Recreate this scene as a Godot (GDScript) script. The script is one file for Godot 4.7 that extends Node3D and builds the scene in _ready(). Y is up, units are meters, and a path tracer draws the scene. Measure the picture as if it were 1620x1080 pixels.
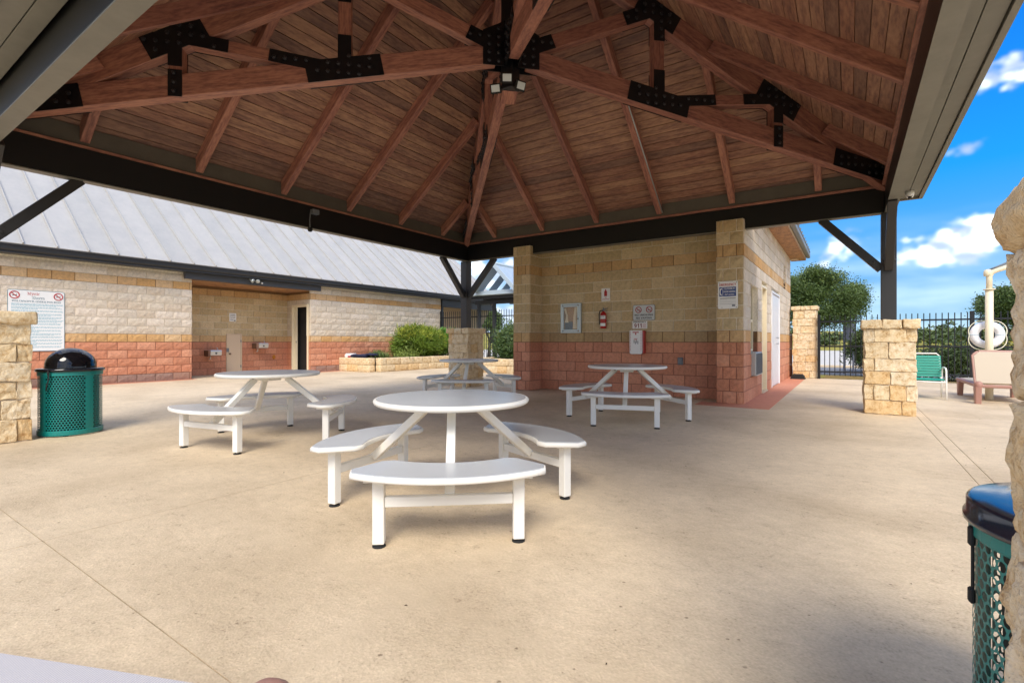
extends Node3D
# A pool-side picnic pavilion: camera, sky and sun first, then ground and buildings, the pavilion, the furniture and small things.

const BH := 0.2032
const CX := -3.47
const CZ := -5.09
const HF := 3.945
const SLOPE := 0.77
var M := {}
var taken := {}
var rng := RandomNumberGenerator.new()
var nz := FastNoiseLite.new()
var block_full := []
var block_half := []
var block_flat := []
var block_flat_half := []
var eye := Vector3(0, 1.03, 0)


func _ready():
	rng.seed = 11
	nz.seed = 5
	nz.frequency = 1.0
	nz.fractal_octaves = 3
	var cam = Camera3D.new()
	cam.name = "camera"
	cam.position = eye
	cam.rotation.y = deg_to_rad(34.1)
	cam.fov = 68.84
	cam.far = 3000.0
	cam.near = 0.02
	add_child(cam)
	var we = WorldEnvironment.new()
	we.name = "world_environment"
	var env = Environment.new()
	env.background_mode = Environment.BG_SKY
	env.tonemap_mode = Environment.TONE_MAPPER_LINEAR
	env.tonemap_exposure = 8.2
	env.sdfgi_enabled = true
	env.ssao_enabled = true
	env.ssil_enabled = true
	var sky = Sky.new()
	var pano = PanoramaSkyMaterial.new()
	pano.panorama = sky_picture()
	pano.energy_multiplier = 1.0
	sky.sky_material = pano
	env.sky = sky
	env.background_energy_multiplier = 1.0
	we.environment = env
	add_child(we)
	var sun = DirectionalLight3D.new()
	sun.name = "sun"
	sun.light_energy = 0.15
	sun.light_color = Color(1.0, 0.965, 0.91)
	sun.light_angular_distance = 26.0
	sun.shadow_enabled = true
	var el = deg_to_rad(45.0)
	var towards = Vector3(0.48 * cos(el), sin(el), 0.88 * cos(el)).normalized()
	sun.transform = Transform3D(Basis.looking_at(-towards, Vector3.UP), Vector3(0, 30, 0))
	add_child(sun)
	materials()
	make_blocks()
	ground()
	left_building()
	right_building()
	pavilion()
	piers()
	fences()
	canopy()
	planters()
	tables()
	wall_things()
	furniture()
	far_things()
	leaf_litter()


# ---------------------------------------------------------------- sky
func sky_picture() -> Texture2D:
	var w := 2048
	var h := 1024
	var n := FastNoiseLite.new()
	n.seed = 21
	n.noise_type = FastNoiseLite.TYPE_SIMPLEX_SMOOTH
	n.frequency = 1.0
	n.fractal_octaves = 5
	n.fractal_gain = 0.52
	var spots := [[8.8, 8.0, 5.2, 1.9, 0.98], [3.6, 7.3, 2.4, 1.1, 0.82], [10.4, 20.6, 2.2, 1.4, 0.8], [8.4, 15.9, 1.3, 0.8, 0.66], [5.2, 15.6, 1.1, 0.9, 0.6], [-1.0, 8.6, 4.0, 1.8, 0.6]]
	var data := PackedFloat32Array()
	data.resize(w * h * 3)
	var low := Color(0.36, 0.33, 0.29)
	for y in h:
		var up = (0.5 - (y + 0.5) / h) * PI
		var e = rad_to_deg(up)
		var s = clampf(sin(up), 0.0, 1.0)
		var base: Color
		if e < 3.0:
			base = Color(0.080, 0.112, 0.132).lerp(Color(0.034, 0.072, 0.108), clampf(e / 3.0, 0, 1))
		elif e < 15.0:
			base = Color(0.034, 0.072, 0.108).lerp(Color(0.0025, 0.049, 0.138), pow((e - 3.0) / 12.0, 0.75))
		elif e < 30.0:
			base = Color(0.0025, 0.049, 0.138).lerp(Color(0.001, 0.022, 0.110), (e - 15.0) / 15.0)
		else:
			base = Color(0.001, 0.022, 0.110).lerp(Color(0.004, 0.026, 0.105), (e - 30.0) / 60.0)
		for x in w:
			var k = (y * w + x) * 3
			if e < -0.2:
				data[k] = low.r
				data[k + 1] = low.g
				data[k + 2] = low.b
				continue
			var az = (x + 0.5) / w * 360.0
			if az > 180.0:
				az -= 360.0
			var c = base
			var m := 0.0
			for p in spots:
				var dx = absf(az - p[0])
				if dx > 180.0:
					dx = 360.0 - dx
				dx /= p[2]
				var dy = (e - p[1]) / p[3]
				if dy < 0.0:
					dy *= 1.35
				var q = dx * dx + dy * dy
				if q < 2.2:
					m = maxf(m, p[4] * (1.0 - q / 2.2))
			var thin = 0.0
			var d = Vector3(sin(deg_to_rad(az)) * cos(up), sin(up), -cos(deg_to_rad(az)) * cos(up))
			# the rest of the sky carries the same scattered cumulus
			var away = clampf((maxf(absf(az - 4.0) - 14.0, e - 30.0)) / 12.0, 0.0, 1.0)
			if away > 0.0:
				m = maxf(m, away * clampf(0.80 + 0.75 * n.get_noise_3d(d.x * 2.1, d.y * 3.4, d.z * 2.1 + 5.0), 0.0, 1.0))
			if m > 0.0:
				var v = n.get_noise_3d(d.x * 9.0, d.y * 15.0, d.z * 9.0) * 0.85 + n.get_noise_3d(d.x * 30.0 + 7.0, d.y * 42.0, d.z * 30.0) * 0.5
				var a = smoothstep(0.40, 0.86, m * 0.92 + v * 0.85)
				if a > 0.0:
					var lit = clampf(0.50 + n.get_noise_3d(d.x * 16.0 + 3.0, d.y * 26.0 - 0.6, d.z * 16.0) * 1.5 + n.get_noise_3d(d.x * 50.0, d.y * 60.0, d.z * 50.0) * 0.4, 0.0, 1.0)
					c = c.lerp(Color(0.070, 0.088, 0.118).lerp(Color(0.34, 0.335, 0.325), lit * lit), a * 0.94)
			if e < 12.0:
				thin = clampf(0.5 + n.get_noise_3d(d.x * 5.0, d.y * 30.0, d.z * 5.0), 0, 1) * 0.35 * (1.0 - absf(e - 4.0) / 8.0)
				if thin > 0.0:
					c = c.lerp(Color(0.17, 0.20, 0.22), thin)
			data[k] = c.r
			data[k + 1] = c.g
			data[k + 2] = c.b
	var im := Image.create_from_data(w, h, false, Image.FORMAT_RGBF, data.to_byte_array())
	return ImageTexture.create_from_image(im)


# ---------------------------------------------------------------- materials
func layers(size: int, list: Array) -> PackedFloat32Array:
	# sum of seamless noises: [seed, frequency, octaves, weight, stretch along x, type]
	var out := PackedFloat32Array()
	out.resize(size * size)
	for l in list:
		var n := FastNoiseLite.new()
		n.seed = l[0]
		n.frequency = l[1]
		n.fractal_octaves = l[2]
		if l.size() > 5:
			n.noise_type = l[5]
		var sx = int(size / l[4])
		var im: Image = n.get_seamless_image(sx, size)
		if sx != size:
			im.resize(size, size, Image.INTERPOLATE_CUBIC)
		im.convert(Image.FORMAT_L8)
		var b = im.get_data()
		var wgt: float = l[3]
		for i in size * size:
			out[i] += (b[i] / 255.0 - 0.5) * wgt
	return out


func speckle(v: PackedFloat32Array, size: int, count: int):
	# small dark specks, drips and spots
	var g := RandomNumberGenerator.new()
	g.seed = 404
	for i in count:
		var cx = g.randi() % size
		var cy = g.randi() % size
		var r = 0.8 + pow(g.randf(), 6.0) * 9.0
		var dark = (0.12 + 0.35 * g.randf()) * (1.0 if r < 2.5 else 0.35)
		for y in range(-int(r) - 1, int(r) + 2):
			for x in range(-int(r) - 1, int(r) + 2):
				var q = clampf(r + 0.5 - sqrt(float(x * x + y * y)), 0.0, 1.0)
				if q > 0.0:
					var k = posmod(cy + y, size) * size + posmod(cx + x, size)
					v[k] -= dark * q


func picture(size: int, v: PackedFloat32Array, stops: Array) -> ImageTexture:
	var g := Gradient.new()
	g.offsets = PackedFloat32Array()
	g.colors = PackedColorArray()
	var offs := PackedFloat32Array()
	var cols := PackedColorArray()
	for s in stops:
		offs.append(s[0])
		cols.append(s[1])
	g.offsets = offs
	g.colors = cols
	var lut := PackedByteArray()
	for i in 256:
		var c = g.sample(i / 255.0)
		lut.append(int(clampf(c.r, 0, 1) * 255))
		lut.append(int(clampf(c.g, 0, 1) * 255))
		lut.append(int(clampf(c.b, 0, 1) * 255))
	var d := PackedByteArray()
	d.resize(size * size * 3)
	for i in size * size:
		var k = int(clampf(v[i] + 0.5, 0, 1) * 255.0) * 3
		d[i * 3] = lut[k]
		d[i * 3 + 1] = lut[k + 1]
		d[i * 3 + 2] = lut[k + 2]
	return ImageTexture.create_from_image(Image.create_from_data(size, size, false, Image.FORMAT_RGB8, d))


func bumps(size: int, v: PackedFloat32Array, strength: float) -> ImageTexture:
	var d := PackedByteArray()
	d.resize(size * size)
	for i in size * size:
		d[i] = int(clampf(v[i] + 0.5, 0, 1) * 255.0)
	var im := Image.create_from_data(size, size, false, Image.FORMAT_L8, d)
	im.convert(Image.FORMAT_RGBA8)
	im.bump_map_to_normal_map(strength)
	return ImageTexture.create_from_image(im)


func lin(r, g, b) -> Color:
	return Color(r, g, b).linear_to_srgb()


func flat(col: Color, rough := 0.6, metal := 0.0) -> StandardMaterial3D:
	var m := StandardMaterial3D.new()
	m.albedo_color = col
	m.roughness = rough
	m.metallic = metal
	return m


func mapped(tex: Texture2D, nrm: Texture2D, scale: Vector3, tint: Color, rough := 0.85, world := false, depth := 1.0) -> StandardMaterial3D:
	var m := StandardMaterial3D.new()
	m.albedo_texture = tex
	m.albedo_color = tint
	m.roughness = rough
	m.uv1_triplanar = true
	m.uv1_world_triplanar = world
	m.uv1_triplanar_sharpness = 4.0
	m.uv1_scale = scale
	if nrm:
		m.normal_enabled = true
		m.normal_texture = nrm
		m.normal_scale = depth
	return m


func materials():
	var grey = func(v): return Color(v, v, v)
	# concrete: mottled, with fine pits and broad stains
	var cv = layers(1024, [[1, 0.006, 4, 0.26, 1], [2, 0.03, 4, 0.26, 1], [3, 0.16, 3, 0.50, 1], [4, 0.05, 3, 0.25, 2], [5, 0.38, 2, 0.45, 1]])
	speckle(cv, 1024, 1300)
	var ct = picture(1024, cv, [[0.0, Color(0.60, 0.55, 0.48)], [0.10, Color(0.74, 0.69, 0.62)], [0.3, Color(0.82, 0.775, 0.70)], [0.6, Color(0.87, 0.825, 0.75)], [1.0, Color(0.95, 0.90, 0.82)]])
	var cn = bumps(1024, cv, 2.0)
	M.concrete = mapped(ct, cn, Vector3.ONE * 0.31, Color(0.965, 0.925, 0.86), 0.8, true, 0.35)
	var sv = layers(512, [[9, 0.008, 4, 1.1, 1], [10, 0.02, 4, 0.5, 2]])
	M.concrete.detail_enabled = true
	M.concrete.detail_blend_mode = BaseMaterial3D.BLEND_MODE_MUL
	M.concrete.detail_albedo = picture(512, sv, [[0.0, Color(0.91, 0.90, 0.885)], [0.4, Color(0.97, 0.967, 0.963)], [0.65, Color(1, 1, 1)], [1.0, Color(1, 1, 1)]])
	M.concrete.detail_uv_layer = BaseMaterial3D.DETAIL_UV_2
	M.concrete.uv2_triplanar = true
	M.concrete.uv2_world_triplanar = true
	M.concrete.uv2_scale = Vector3.ONE * 0.093
	M.red_concrete = mapped(ct, cn, Vector3.ONE * 0.4, Color(0.90, 0.64, 0.56), 0.85, true, 0.35)
	M.dark_joint = flat(Color(0.28, 0.24, 0.2), 0.95)
	# split face masonry and limestone
	var bv = layers(512, [[12, 0.012, 4, 0.5, 1], [13, 0.06, 4, 0.55, 1], [14, 0.22, 2, 0.35, 1]])
	var bt = picture(512, bv, [[0.0, grey.call(0.74)], [0.35, grey.call(0.90)], [0.6, grey.call(0.96)], [1.0, grey.call(1.0)]])
	var bn = bumps(512, bv, 5.0)
	M.block_normal = bn
	var tints := {
		"cream": [Color(0.91, 0.85, 0.76), Color(0.88, 0.81, 0.715), Color(0.94, 0.88, 0.80), Color(0.89, 0.835, 0.755)],
		"orange": [Color(0.89, 0.72, 0.51), Color(0.86, 0.68, 0.46), Color(0.91, 0.76, 0.57), Color(0.88, 0.69, 0.45)],
		"red": [Color(0.875, 0.605, 0.47), Color(0.84, 0.57, 0.435), Color(0.90, 0.64, 0.505), Color(0.865, 0.585, 0.45)],
		"brown": [Color(0.70, 0.55, 0.47), Color(0.60, 0.49, 0.43), Color(0.76, 0.56, 0.47), Color(0.66, 0.54, 0.48)],
		"tan": [Color(0.87, 0.78, 0.615), Color(0.83, 0.74, 0.575), Color(0.90, 0.81, 0.65), Color(0.85, 0.745, 0.57)],
		"ochre": [Color(0.87, 0.72, 0.52), Color(0.84, 0.68, 0.47), Color(0.89, 0.75, 0.56), Color(0.83, 0.68, 0.49)],
		"umber": [Color(0.80, 0.68, 0.50), Color(0.76, 0.64, 0.47), Color(0.83, 0.70, 0.53), Color(0.78, 0.67, 0.51)],
		"clay": [Color(0.88, 0.61, 0.485), Color(0.84, 0.575, 0.455), Color(0.91, 0.64, 0.51), Color(0.865, 0.585, 0.455)],
	}
	for k in tints:
		var list := []
		for i in tints[k].size():
			var mm = mapped(bt, bn, Vector3.ONE * (1.9 + 0.25 * i), tints[k][i], 0.92, false, 1.0)
			mm.uv1_offset = Vector3(0.37 * i, 0.61 * i, 0.2)
			list.append(mm)
		M[k] = list
	M.mortar_pale = mapped(bt, bn, Vector3.ONE * 3.0, Color(1.0, 0.96, 0.88), 0.95, true, 0.4)
	M.mortar_red = mapped(bt, bn, Vector3.ONE * 3.0, Color(0.64, 0.43, 0.35), 0.95, true, 0.4)
	M.mortar_dark = mapped(bt, bn, Vector3.ONE * 3.0, Color(0.50, 0.38, 0.26), 0.95, true, 0.4)
	var lv = layers(512, [[31, 0.010, 4, 0.7, 1], [32, 0.035, 4, 0.5, 1], [33, 0.15, 3, 0.4, 1]])
	var lt = picture(512, lv, [[0.0, Color(0.66, 0.53, 0.40)], [0.15, Color(0.84, 0.74, 0.60)], [0.4, Color(0.93, 0.87, 0.77)], [0.7, Color(0.97, 0.93, 0.86)], [1.0, Color(1.0, 0.98, 0.94)]])
	var ln = bumps(512, lv, 7.0)
	M.lime = []
	for c in [Color(0.93, 0.89, 0.81), Color(0.925, 0.875, 0.78), Color(0.915, 0.83, 0.69), Color(0.94, 0.91, 0.85), Color(0.89, 0.74, 0.52)]:
		var mm = mapped(lt, ln, Vector3.ONE * 1.7, c, 0.92, true, 0.9)
		M.lime.append(mm)
	M.lime_grey = mapped(lt, ln, Vector3.ONE * 3.1, Color(0.86, 0.80, 0.74), 0.92, true, 0.8)
	M.lime_mortar = mapped(bt, bn, Vector3.ONE * 3.0, Color(0.92, 0.86, 0.77), 0.95, true, 0.6)
	# stained timber
	var wv = layers(512, [[41, 0.02, 4, 0.13, 16], [42, 0.11, 3, 0.10, 32], [43, 0.012, 4, 0.48, 2], [44, 0.03, 4, 0.42, 1]])
	var wt = picture(512, wv, [[0.0, Color(0.52, 0.42, 0.38)], [0.28, Color(0.69, 0.54, 0.46)], [0.5, Color(0.83, 0.665, 0.54)], [0.72, Color(0.91, 0.75, 0.605)], [1.0, Color(1.0, 0.86, 0.70)]])
	var wn = bumps(512, wv, 2.5)
	M.board = []
	for c in [Color(0.75, 0.71, 0.72), Color(0.62, 0.59, 0.62), Color(0.80, 0.765, 0.76), Color(0.72, 0.66, 0.67)]:
		var mm = mapped(wt, wn, Vector3(0.42, 1.7, 1.7), c, 0.55, false, 0.5)
		mm.uv1_offset = Vector3(0.31 * M.board.size(), 0.23 * M.board.size(), 0.17 * M.board.size())
		M.board.append(mm)
	M.rafter = []
	for c in [Color(0.79, 0.68, 0.71), Color(0.72, 0.615, 0.65), Color(0.82, 0.715, 0.735)]:
		var mm = mapped(wt, wn, Vector3(0.5, 2.2, 2.2), c, 0.5, false, 0.5)
		mm.uv1_offset = Vector3(0.43 * M.rafter.size(), 0.37 * M.rafter.size(), 0.29 * M.rafter.size())
		M.rafter.append(mm)
	M.soffit_wood = mapped(wt, wn, Vector3(2.0, 2.0, 0.5), Color(0.80, 0.74, 0.66), 0.6, false, 0.4)
	M.black_steel = flat(lin(0.005, 0.006, 0.008), 0.4)
	M.bolt = flat(lin(0.035, 0.035, 0.04), 0.3, 0.3)
	M.bronze = flat(lin(0.030, 0.029, 0.030), 0.4)
	M.gutter = flat(lin(0.024, 0.026, 0.030), 0.35)
	M.slate = flat(lin(0.062, 0.068, 0.082), 0.5)
	var mv = layers(512, [[51, 0.01, 3, 0.5, 1], [52, 0.05, 3, 0.25, 1]])
	M.olive = mapped(picture(512, mv, [[0.0, grey.call(0.86)], [0.5, grey.call(0.93)], [1.0, grey.call(1.0)]]), null, Vector3.ONE * 0.5, lin(0.215, 0.21, 0.180), 0.5, true)
	M.blocking = M.olive.duplicate()
	M.blocking.albedo_color = lin(0.135, 0.122, 0.098)
	M.roof_metal = mapped(picture(512, mv, [[0.0, Color(0.80, 0.82, 0.85)], [0.5, Color(0.88, 0.89, 0.91)], [1.0, Color(0.94, 0.95, 0.96)]]), null, Vector3.ONE * 0.35, Color(0.76, 0.74, 0.705), 0.55, true)
	M.roof_metal.metallic = 0.0
	M.roof_tones = [M.roof_metal]
	for c in [Color(0.745, 0.728, 0.695), Color(0.77, 0.75, 0.715)]:
		var rm = M.roof_metal.duplicate()
		rm.albedo_color = c
		M.roof_tones.append(rm)
	M.canopy_metal = flat(Color(0.68, 0.74, 0.78), 0.45, 0.2)
	M.white_paint = flat(Color(0.92, 0.91, 0.88), 0.38)
	var tv = layers(512, [[61, 0.008, 3, 0.5, 1]])
	M.table_top = mapped(picture(512, tv, [[0.0, Color(0.84, 0.85, 0.86)], [0.5, Color(0.87, 0.88, 0.89)], [1.0, Color(0.90, 0.91, 0.92)]]), null, Vector3.ONE * 0.6, Color(0.845, 0.85, 0.852), 0.3, true)
	M.table_top.roughness = 0.27
	M.rubber = flat(lin(0.015, 0.015, 0.015), 0.8)
	M.teal = flat(lin(0.005, 0.21, 0.19), 0.36)
	M.vinyl = flat(lin(0.0, 0.27, 0.19), 0.4)
	M.gloss_black = flat(lin(0.006, 0.006, 0.008), 0.06)
	M.lid_black = flat(lin(0.020, 0.026, 0.040), 0.12)
	M.lid_black.metallic_specular = 1.0
	M.liner = flat(lin(0.01, 0.022, 0.022), 0.7)
	M.terracotta = flat(lin(0.38, 0.20, 0.155), 0.5)
	var rib := PackedFloat32Array()
	rib.resize(64 * 64)
	for y in 64:
		for x in 64:
			rib[y * 64 + x] = 0.42 * sin(TAU * y / 16.0) + 0.05 * sin(TAU * (x + y * 3) / 8.0)
	var ribt = picture(64, rib, [[0.0, grey.call(0.86)], [0.5, grey.call(0.95)], [1.0, grey.call(1.0)]])
	var ribn = bumps(64, rib, 3.0)
	M.sling = mapped(ribt, ribn, Vector3.ONE * 40.0, Color(0.81, 0.755, 0.67), 0.85, false, 0.3)
	M.sling_grey = mapped(ribt, ribn, Vector3.ONE * 40.0, Color(0.77, 0.755, 0.76), 0.85, false, 0.5)
	M.cream_paint = flat(Color(0.91, 0.86, 0.74), 0.45)
	M.door_white = flat(Color(0.87, 0.87, 0.88), 0.4)
	M.beige = flat(Color(0.84, 0.75, 0.64), 0.5)
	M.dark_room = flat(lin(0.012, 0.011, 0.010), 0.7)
	M.sign_white = flat(Color(0.93, 0.93, 0.92), 0.4)
	M.sign_grey = flat(Color(0.80, 0.82, 0.82), 0.4)
	M.ink_black = flat(Color(0.12, 0.12, 0.13), 0.5)
	M.ink_red = flat(Color(0.70, 0.10, 0.13), 0.5)
	M.ink_blue = flat(Color(0.10, 0.24, 0.52), 0.5)
	M.ink_teal = flat(Color(0.45, 0.68, 0.74), 0.5)
	M.ink_frame = flat(Color(0.12, 0.40, 0.47), 0.5)
	M.ink_pale = flat(Color(0.74, 0.83, 0.88), 0.5)
	M.fire_red = flat(lin(0.42, 0.02, 0.02), 0.25)
	M.steel = flat(Color(0.78, 0.79, 0.80), 0.28, 0.9)
	M.aluminium = flat(Color(0.74, 0.77, 0.77), 0.4, 0.5)
	M.cork = mapped(bt, bn, Vector3.ONE * 4.0, Color(0.78, 0.58, 0.33), 0.9, true, 0.5)
	M.paper = flat(Color(0.95, 0.86, 0.70), 0.7)
	M.paper_grey = flat(Color(0.30, 0.32, 0.34), 0.6)
	M.brown_metal = flat(Color(0.42, 0.32, 0.25), 0.5)
	M.grey_metal = flat(Color(0.46, 0.48, 0.50), 0.5)
	M.lens = flat(Color(0.80, 0.84, 0.84), 0.15)
	M.glass = StandardMaterial3D.new()
	M.glass.transparency = BaseMaterial3D.TRANSPARENCY_ALPHA
	M.glass.albedo_color = Color(0.9, 0.95, 0.95, 0.08)
	M.glass.roughness = 0.03
	M.glass.metallic_specular = 0.25
	M.window_dark = flat(lin(0.10, 0.11, 0.10), 0.08)
	M.blind = flat(Color(0.52, 0.48, 0.36), 0.7)
	M.ring_white = flat(Color(0.93, 0.93, 0.94), 0.45)
	M.rope = flat(Color(0.92, 0.90, 0.80), 0.8)
	M.earth = mapped(bt, bn, Vector3.ONE * 1.5, Color(0.34, 0.25, 0.18), 0.95, true, 1.0)
	var gv = layers(512, [[71, 0.012, 4, 0.7, 1], [72, 0.09, 4, 0.6, 1]])
	var gt = picture(512, gv, [[0.0, Color(0.36, 0.33, 0.16)], [0.4, Color(0.58, 0.50, 0.26)], [0.7, Color(0.72, 0.62, 0.34)], [1.0, Color(0.82, 0.72, 0.45)]])
	M.dry_grass = mapped(gt, bumps(512, gv, 5.0), Vector3.ONE * 0.5, Color(0.86, 0.82, 0.72), 0.95, true, 1.0)
	M.field = mapped(gt, null, Vector3.ONE * 0.02, Color(0.86, 0.93, 0.62), 0.95, true)
	M.asphalt = mapped(bt, null, Vector3.ONE * 0.6, lin(0.22, 0.22, 0.225), 0.9, true)
	M.pale_lot = mapped(ct, null, Vector3.ONE * 0.1, Color(0.90, 0.92, 0.95), 0.7, true)
	M.bark = mapped(bt, bn, Vector3(3, 1, 3), lin(0.075, 0.06, 0.05), 0.95, false, 1.0)
	M.leaf = flat(Color.WHITE, 0.6)
	M.leaf.vertex_color_use_as_albedo = true
	M.leaf.backlight_enabled = true
	M.leaf.backlight = Color(0.22, 0.30, 0.08)
	M.car_blue = flat(lin(0.02, 0.07, 0.25), 0.2, 0.3)
	M.far_wall = mapped(bt, null, Vector3.ONE * 1.0, Color(0.56, 0.46, 0.38), 0.9, true)
	M.panel_grey = flat(Color(0.36, 0.37, 0.42), 0.6)
	M.cloth_blue = flat(lin(0.012, 0.016, 0.05), 0.8)
	M.cloth_white = flat(Color(0.9, 0.88, 0.88), 0.8)
	M.cloth_red = flat(lin(0.4, 0.03, 0.04), 0.8)


# ---------------------------------------------------------------- scene tree helpers
func numbered(n: String) -> String:
	if not taken.has(n):
		taken[n] = 0
		return n
	taken[n] += 1
	return "%s_%03d" % [n, taken[n]]


func tag(o: Node, label: String, category: String, group := ""):
	o.set_meta("label", label)
	o.set_meta("category", category)
	if group:
		o.set_meta("group", group)
	return o


func thing(called: String, label: String, category: String, at := Vector3.ZERO, turn := 0.0, group := "") -> Node3D:
	var o := Node3D.new()
	o.name = numbered(called)
	add_child(o)
	o.position = at
	o.rotation.y = turn
	tag(o, label, category, group)
	return o


func part(called: String, parent: Node, at := Transform3D()) -> Node3D:
	var o := Node3D.new()
	o.name = called
	parent.add_child(o, true)
	o.transform = at
	return o


func put(called: String, mesh: Mesh, mat: Material, parent: Node = self, xf := Transform3D()) -> MeshInstance3D:
	var o := MeshInstance3D.new()
	o.name = numbered(called) if parent == self else called
	o.mesh = mesh
	o.material_override = mat
	o.transform = xf
	parent.add_child(o, true)
	return o


func obj(called: String, st: SurfaceTool, mat: Material, parent: Node = self, xf := Transform3D()) -> MeshInstance3D:
	st.generate_normals()
	return put(called, st.commit(), mat, parent, xf)


func structure(o: Node):
	o.set_meta("kind", "structure")
	return o


func stuff(o: Node):
	o.set_meta("kind", "stuff")
	return o


func copy(o: Node3D, label: String, at: Vector3, turn := 0.0, scale := 1.0) -> Node3D:
	var c = o.duplicate()
	c.name = numbered(String(o.name).trim_suffix("_001"))
	add_child(c)
	c.position = at
	c.rotation.y = turn
	c.scale = Vector3.ONE * scale
	c.set_meta("label", label)
	return c


func at(x: float, y: float, z: float, turn := 0.0) -> Transform3D:
	return Transform3D(Basis(Vector3.UP, turn), Vector3(x, y, z))


# ---------------------------------------------------------------- mesh helpers
func S(smooth := false) -> SurfaceTool:
	var st := SurfaceTool.new()
	st.begin(Mesh.PRIMITIVE_TRIANGLES)
	st.set_smooth_group(0 if smooth else -1)
	return st


func tri(st: SurfaceTool, a: Vector3, b: Vector3, c: Vector3):
	# a, b, c run counter-clockwise seen from outside
	st.add_vertex(a)
	st.add_vertex(c)
	st.add_vertex(b)


func quad(st: SurfaceTool, a: Vector3, b: Vector3, c: Vector3, d: Vector3):
	tri(st, a, b, c)
	tri(st, a, c, d)


func face(st: SurfaceTool, pts: Array, mid: Vector3):
	var n = (pts[1] - pts[0]).cross(pts[2] - pts[0])
	var p = pts
	if n.dot(pts[0] - mid) < 0.0:
		p = pts.duplicate()
		p.reverse()
	for i in range(1, p.size() - 1):
		tri(st, p[0], p[i], p[i + 1])


func bx(st: SurfaceTool, xf: Transform3D, size: Vector3, r := 0.0):
	var h = size * 0.5
	var mid = xf.origin
	if r <= 0.0:
		for a in 3:
			for s in [-1.0, 1.0]:
				var pts := []
				for q in [[-1, -1], [1, -1], [1, 1], [-1, 1]]:
					var v := Vector3.ZERO
					v[a] = s * h[a]
					v[(a + 1) % 3] = q[0] * h[(a + 1) % 3]
					v[(a + 2) % 3] = q[1] * h[(a + 2) % 3]
					pts.append(xf * v)
				face(st, pts, mid)
		return
	r = minf(r, minf(h.x, minf(h.y, h.z)) * 0.9)
	var corner = func(sg: Array, a: int) -> Vector3:
		var v := Vector3.ZERO
		for k in 3:
			v[k] = sg[k] * (h[k] if k == a else h[k] - r)
		return xf * v
	for a in 3:
		var b = (a + 1) % 3
		var c = (a + 2) % 3
		for s in [-1, 1]:
			var pts := []
			for q in [[-1, -1], [1, -1], [1, 1], [-1, 1]]:
				var sg = [0, 0, 0]
				sg[a] = s
				sg[b] = q[0]
				sg[c] = q[1]
				pts.append(corner.call(sg, a))
			face(st, pts, mid)
		for s in [-1, 1]:
			for t in [-1, 1]:
				var g0 = [0, 0, 0]
				g0[a] = s
				g0[b] = t
				g0[c] = -1
				var g1 = g0.duplicate()
				g1[c] = 1
				face(st, [corner.call(g0, a), corner.call(g1, a), corner.call(g1, b), corner.call(g0, b)], mid)
	for sx in [-1, 1]:
		for sy in [-1, 1]:
			for sz in [-1, 1]:
				var g = [sx, sy, sz]
				face(st, [corner.call(g, 0), corner.call(g, 1), corner.call(g, 2)], mid)


func box(called: String, mat: Material, parent: Node, lo: Vector3, hi: Vector3, r := 0.0) -> MeshInstance3D:
	var st = S()
	bx(st, Transform3D(), hi - lo, r)
	return obj(called, st, mat, parent, Transform3D(Basis(), (lo + hi) * 0.5))


func bar_frame(a: Vector3, b: Vector3, up := Vector3.UP) -> Transform3D:
	var x = (b - a).normalized()
	if absf(x.dot(up)) > 0.98:
		up = Vector3.RIGHT
	var z = x.cross(up).normalized()
	var y = z.cross(x)
	return Transform3D(Basis(x, y, z), (a + b) * 0.5)


func bar(called: String, mat: Material, parent: Node, a: Vector3, b: Vector3, high: float, wide: float, r := 0.004, up := Vector3.UP) -> MeshInstance3D:
	var st = S()
	bx(st, Transform3D(), Vector3(a.distance_to(b), high, wide), r)
	return obj(called, st, mat, parent, bar_frame(a, b, up))


func bar_in(st: SurfaceTool, a: Vector3, b: Vector3, high: float, wide: float, r := 0.0, up := Vector3.UP):
	bx(st, bar_frame(a, b, up), Vector3(a.distance_to(b), high, wide), r)


func tube(st: SurfaceTool, pts: Array, radii, sides := 8, closed_path := false):
	var rings := []
	var n = pts.size()
	var side := Vector3.ZERO
	for i in n:
		var t: Vector3
		if closed_path:
			t = (pts[(i + 1) % n] - pts[(i - 1 + n) % n]).normalized()
		else:
			t = (pts[mini(i + 1, n - 1)] - pts[maxi(i - 1, 0)]).normalized()
		if side == Vector3.ZERO:
			side = t.cross(Vector3.UP if absf(t.y) < 0.9 else Vector3.RIGHT).normalized()
		side = (side - t * side.dot(t)).normalized()
		var other = t.cross(side)
		var ring := []
		var r = radii[i] if radii is Array else radii
		for k in sides:
			var a = TAU * k / sides
			ring.append(pts[i] + (side * cos(a) + other * sin(a)) * r)
		rings.append(ring)
	for i in (n if closed_path else n - 1):
		var p = rings[i]
		var q = rings[(i + 1) % n]
		for k in sides:
			var l = (k + 1) % sides
			quad(st, p[k], p[l], q[l], q[k])
	if not closed_path:
		for k in range(1, sides - 1):
			tri(st, rings[0][0], rings[0][k + 1], rings[0][k])
			tri(st, rings[n - 1][0], rings[n - 1][k], rings[n - 1][k + 1])


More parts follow.
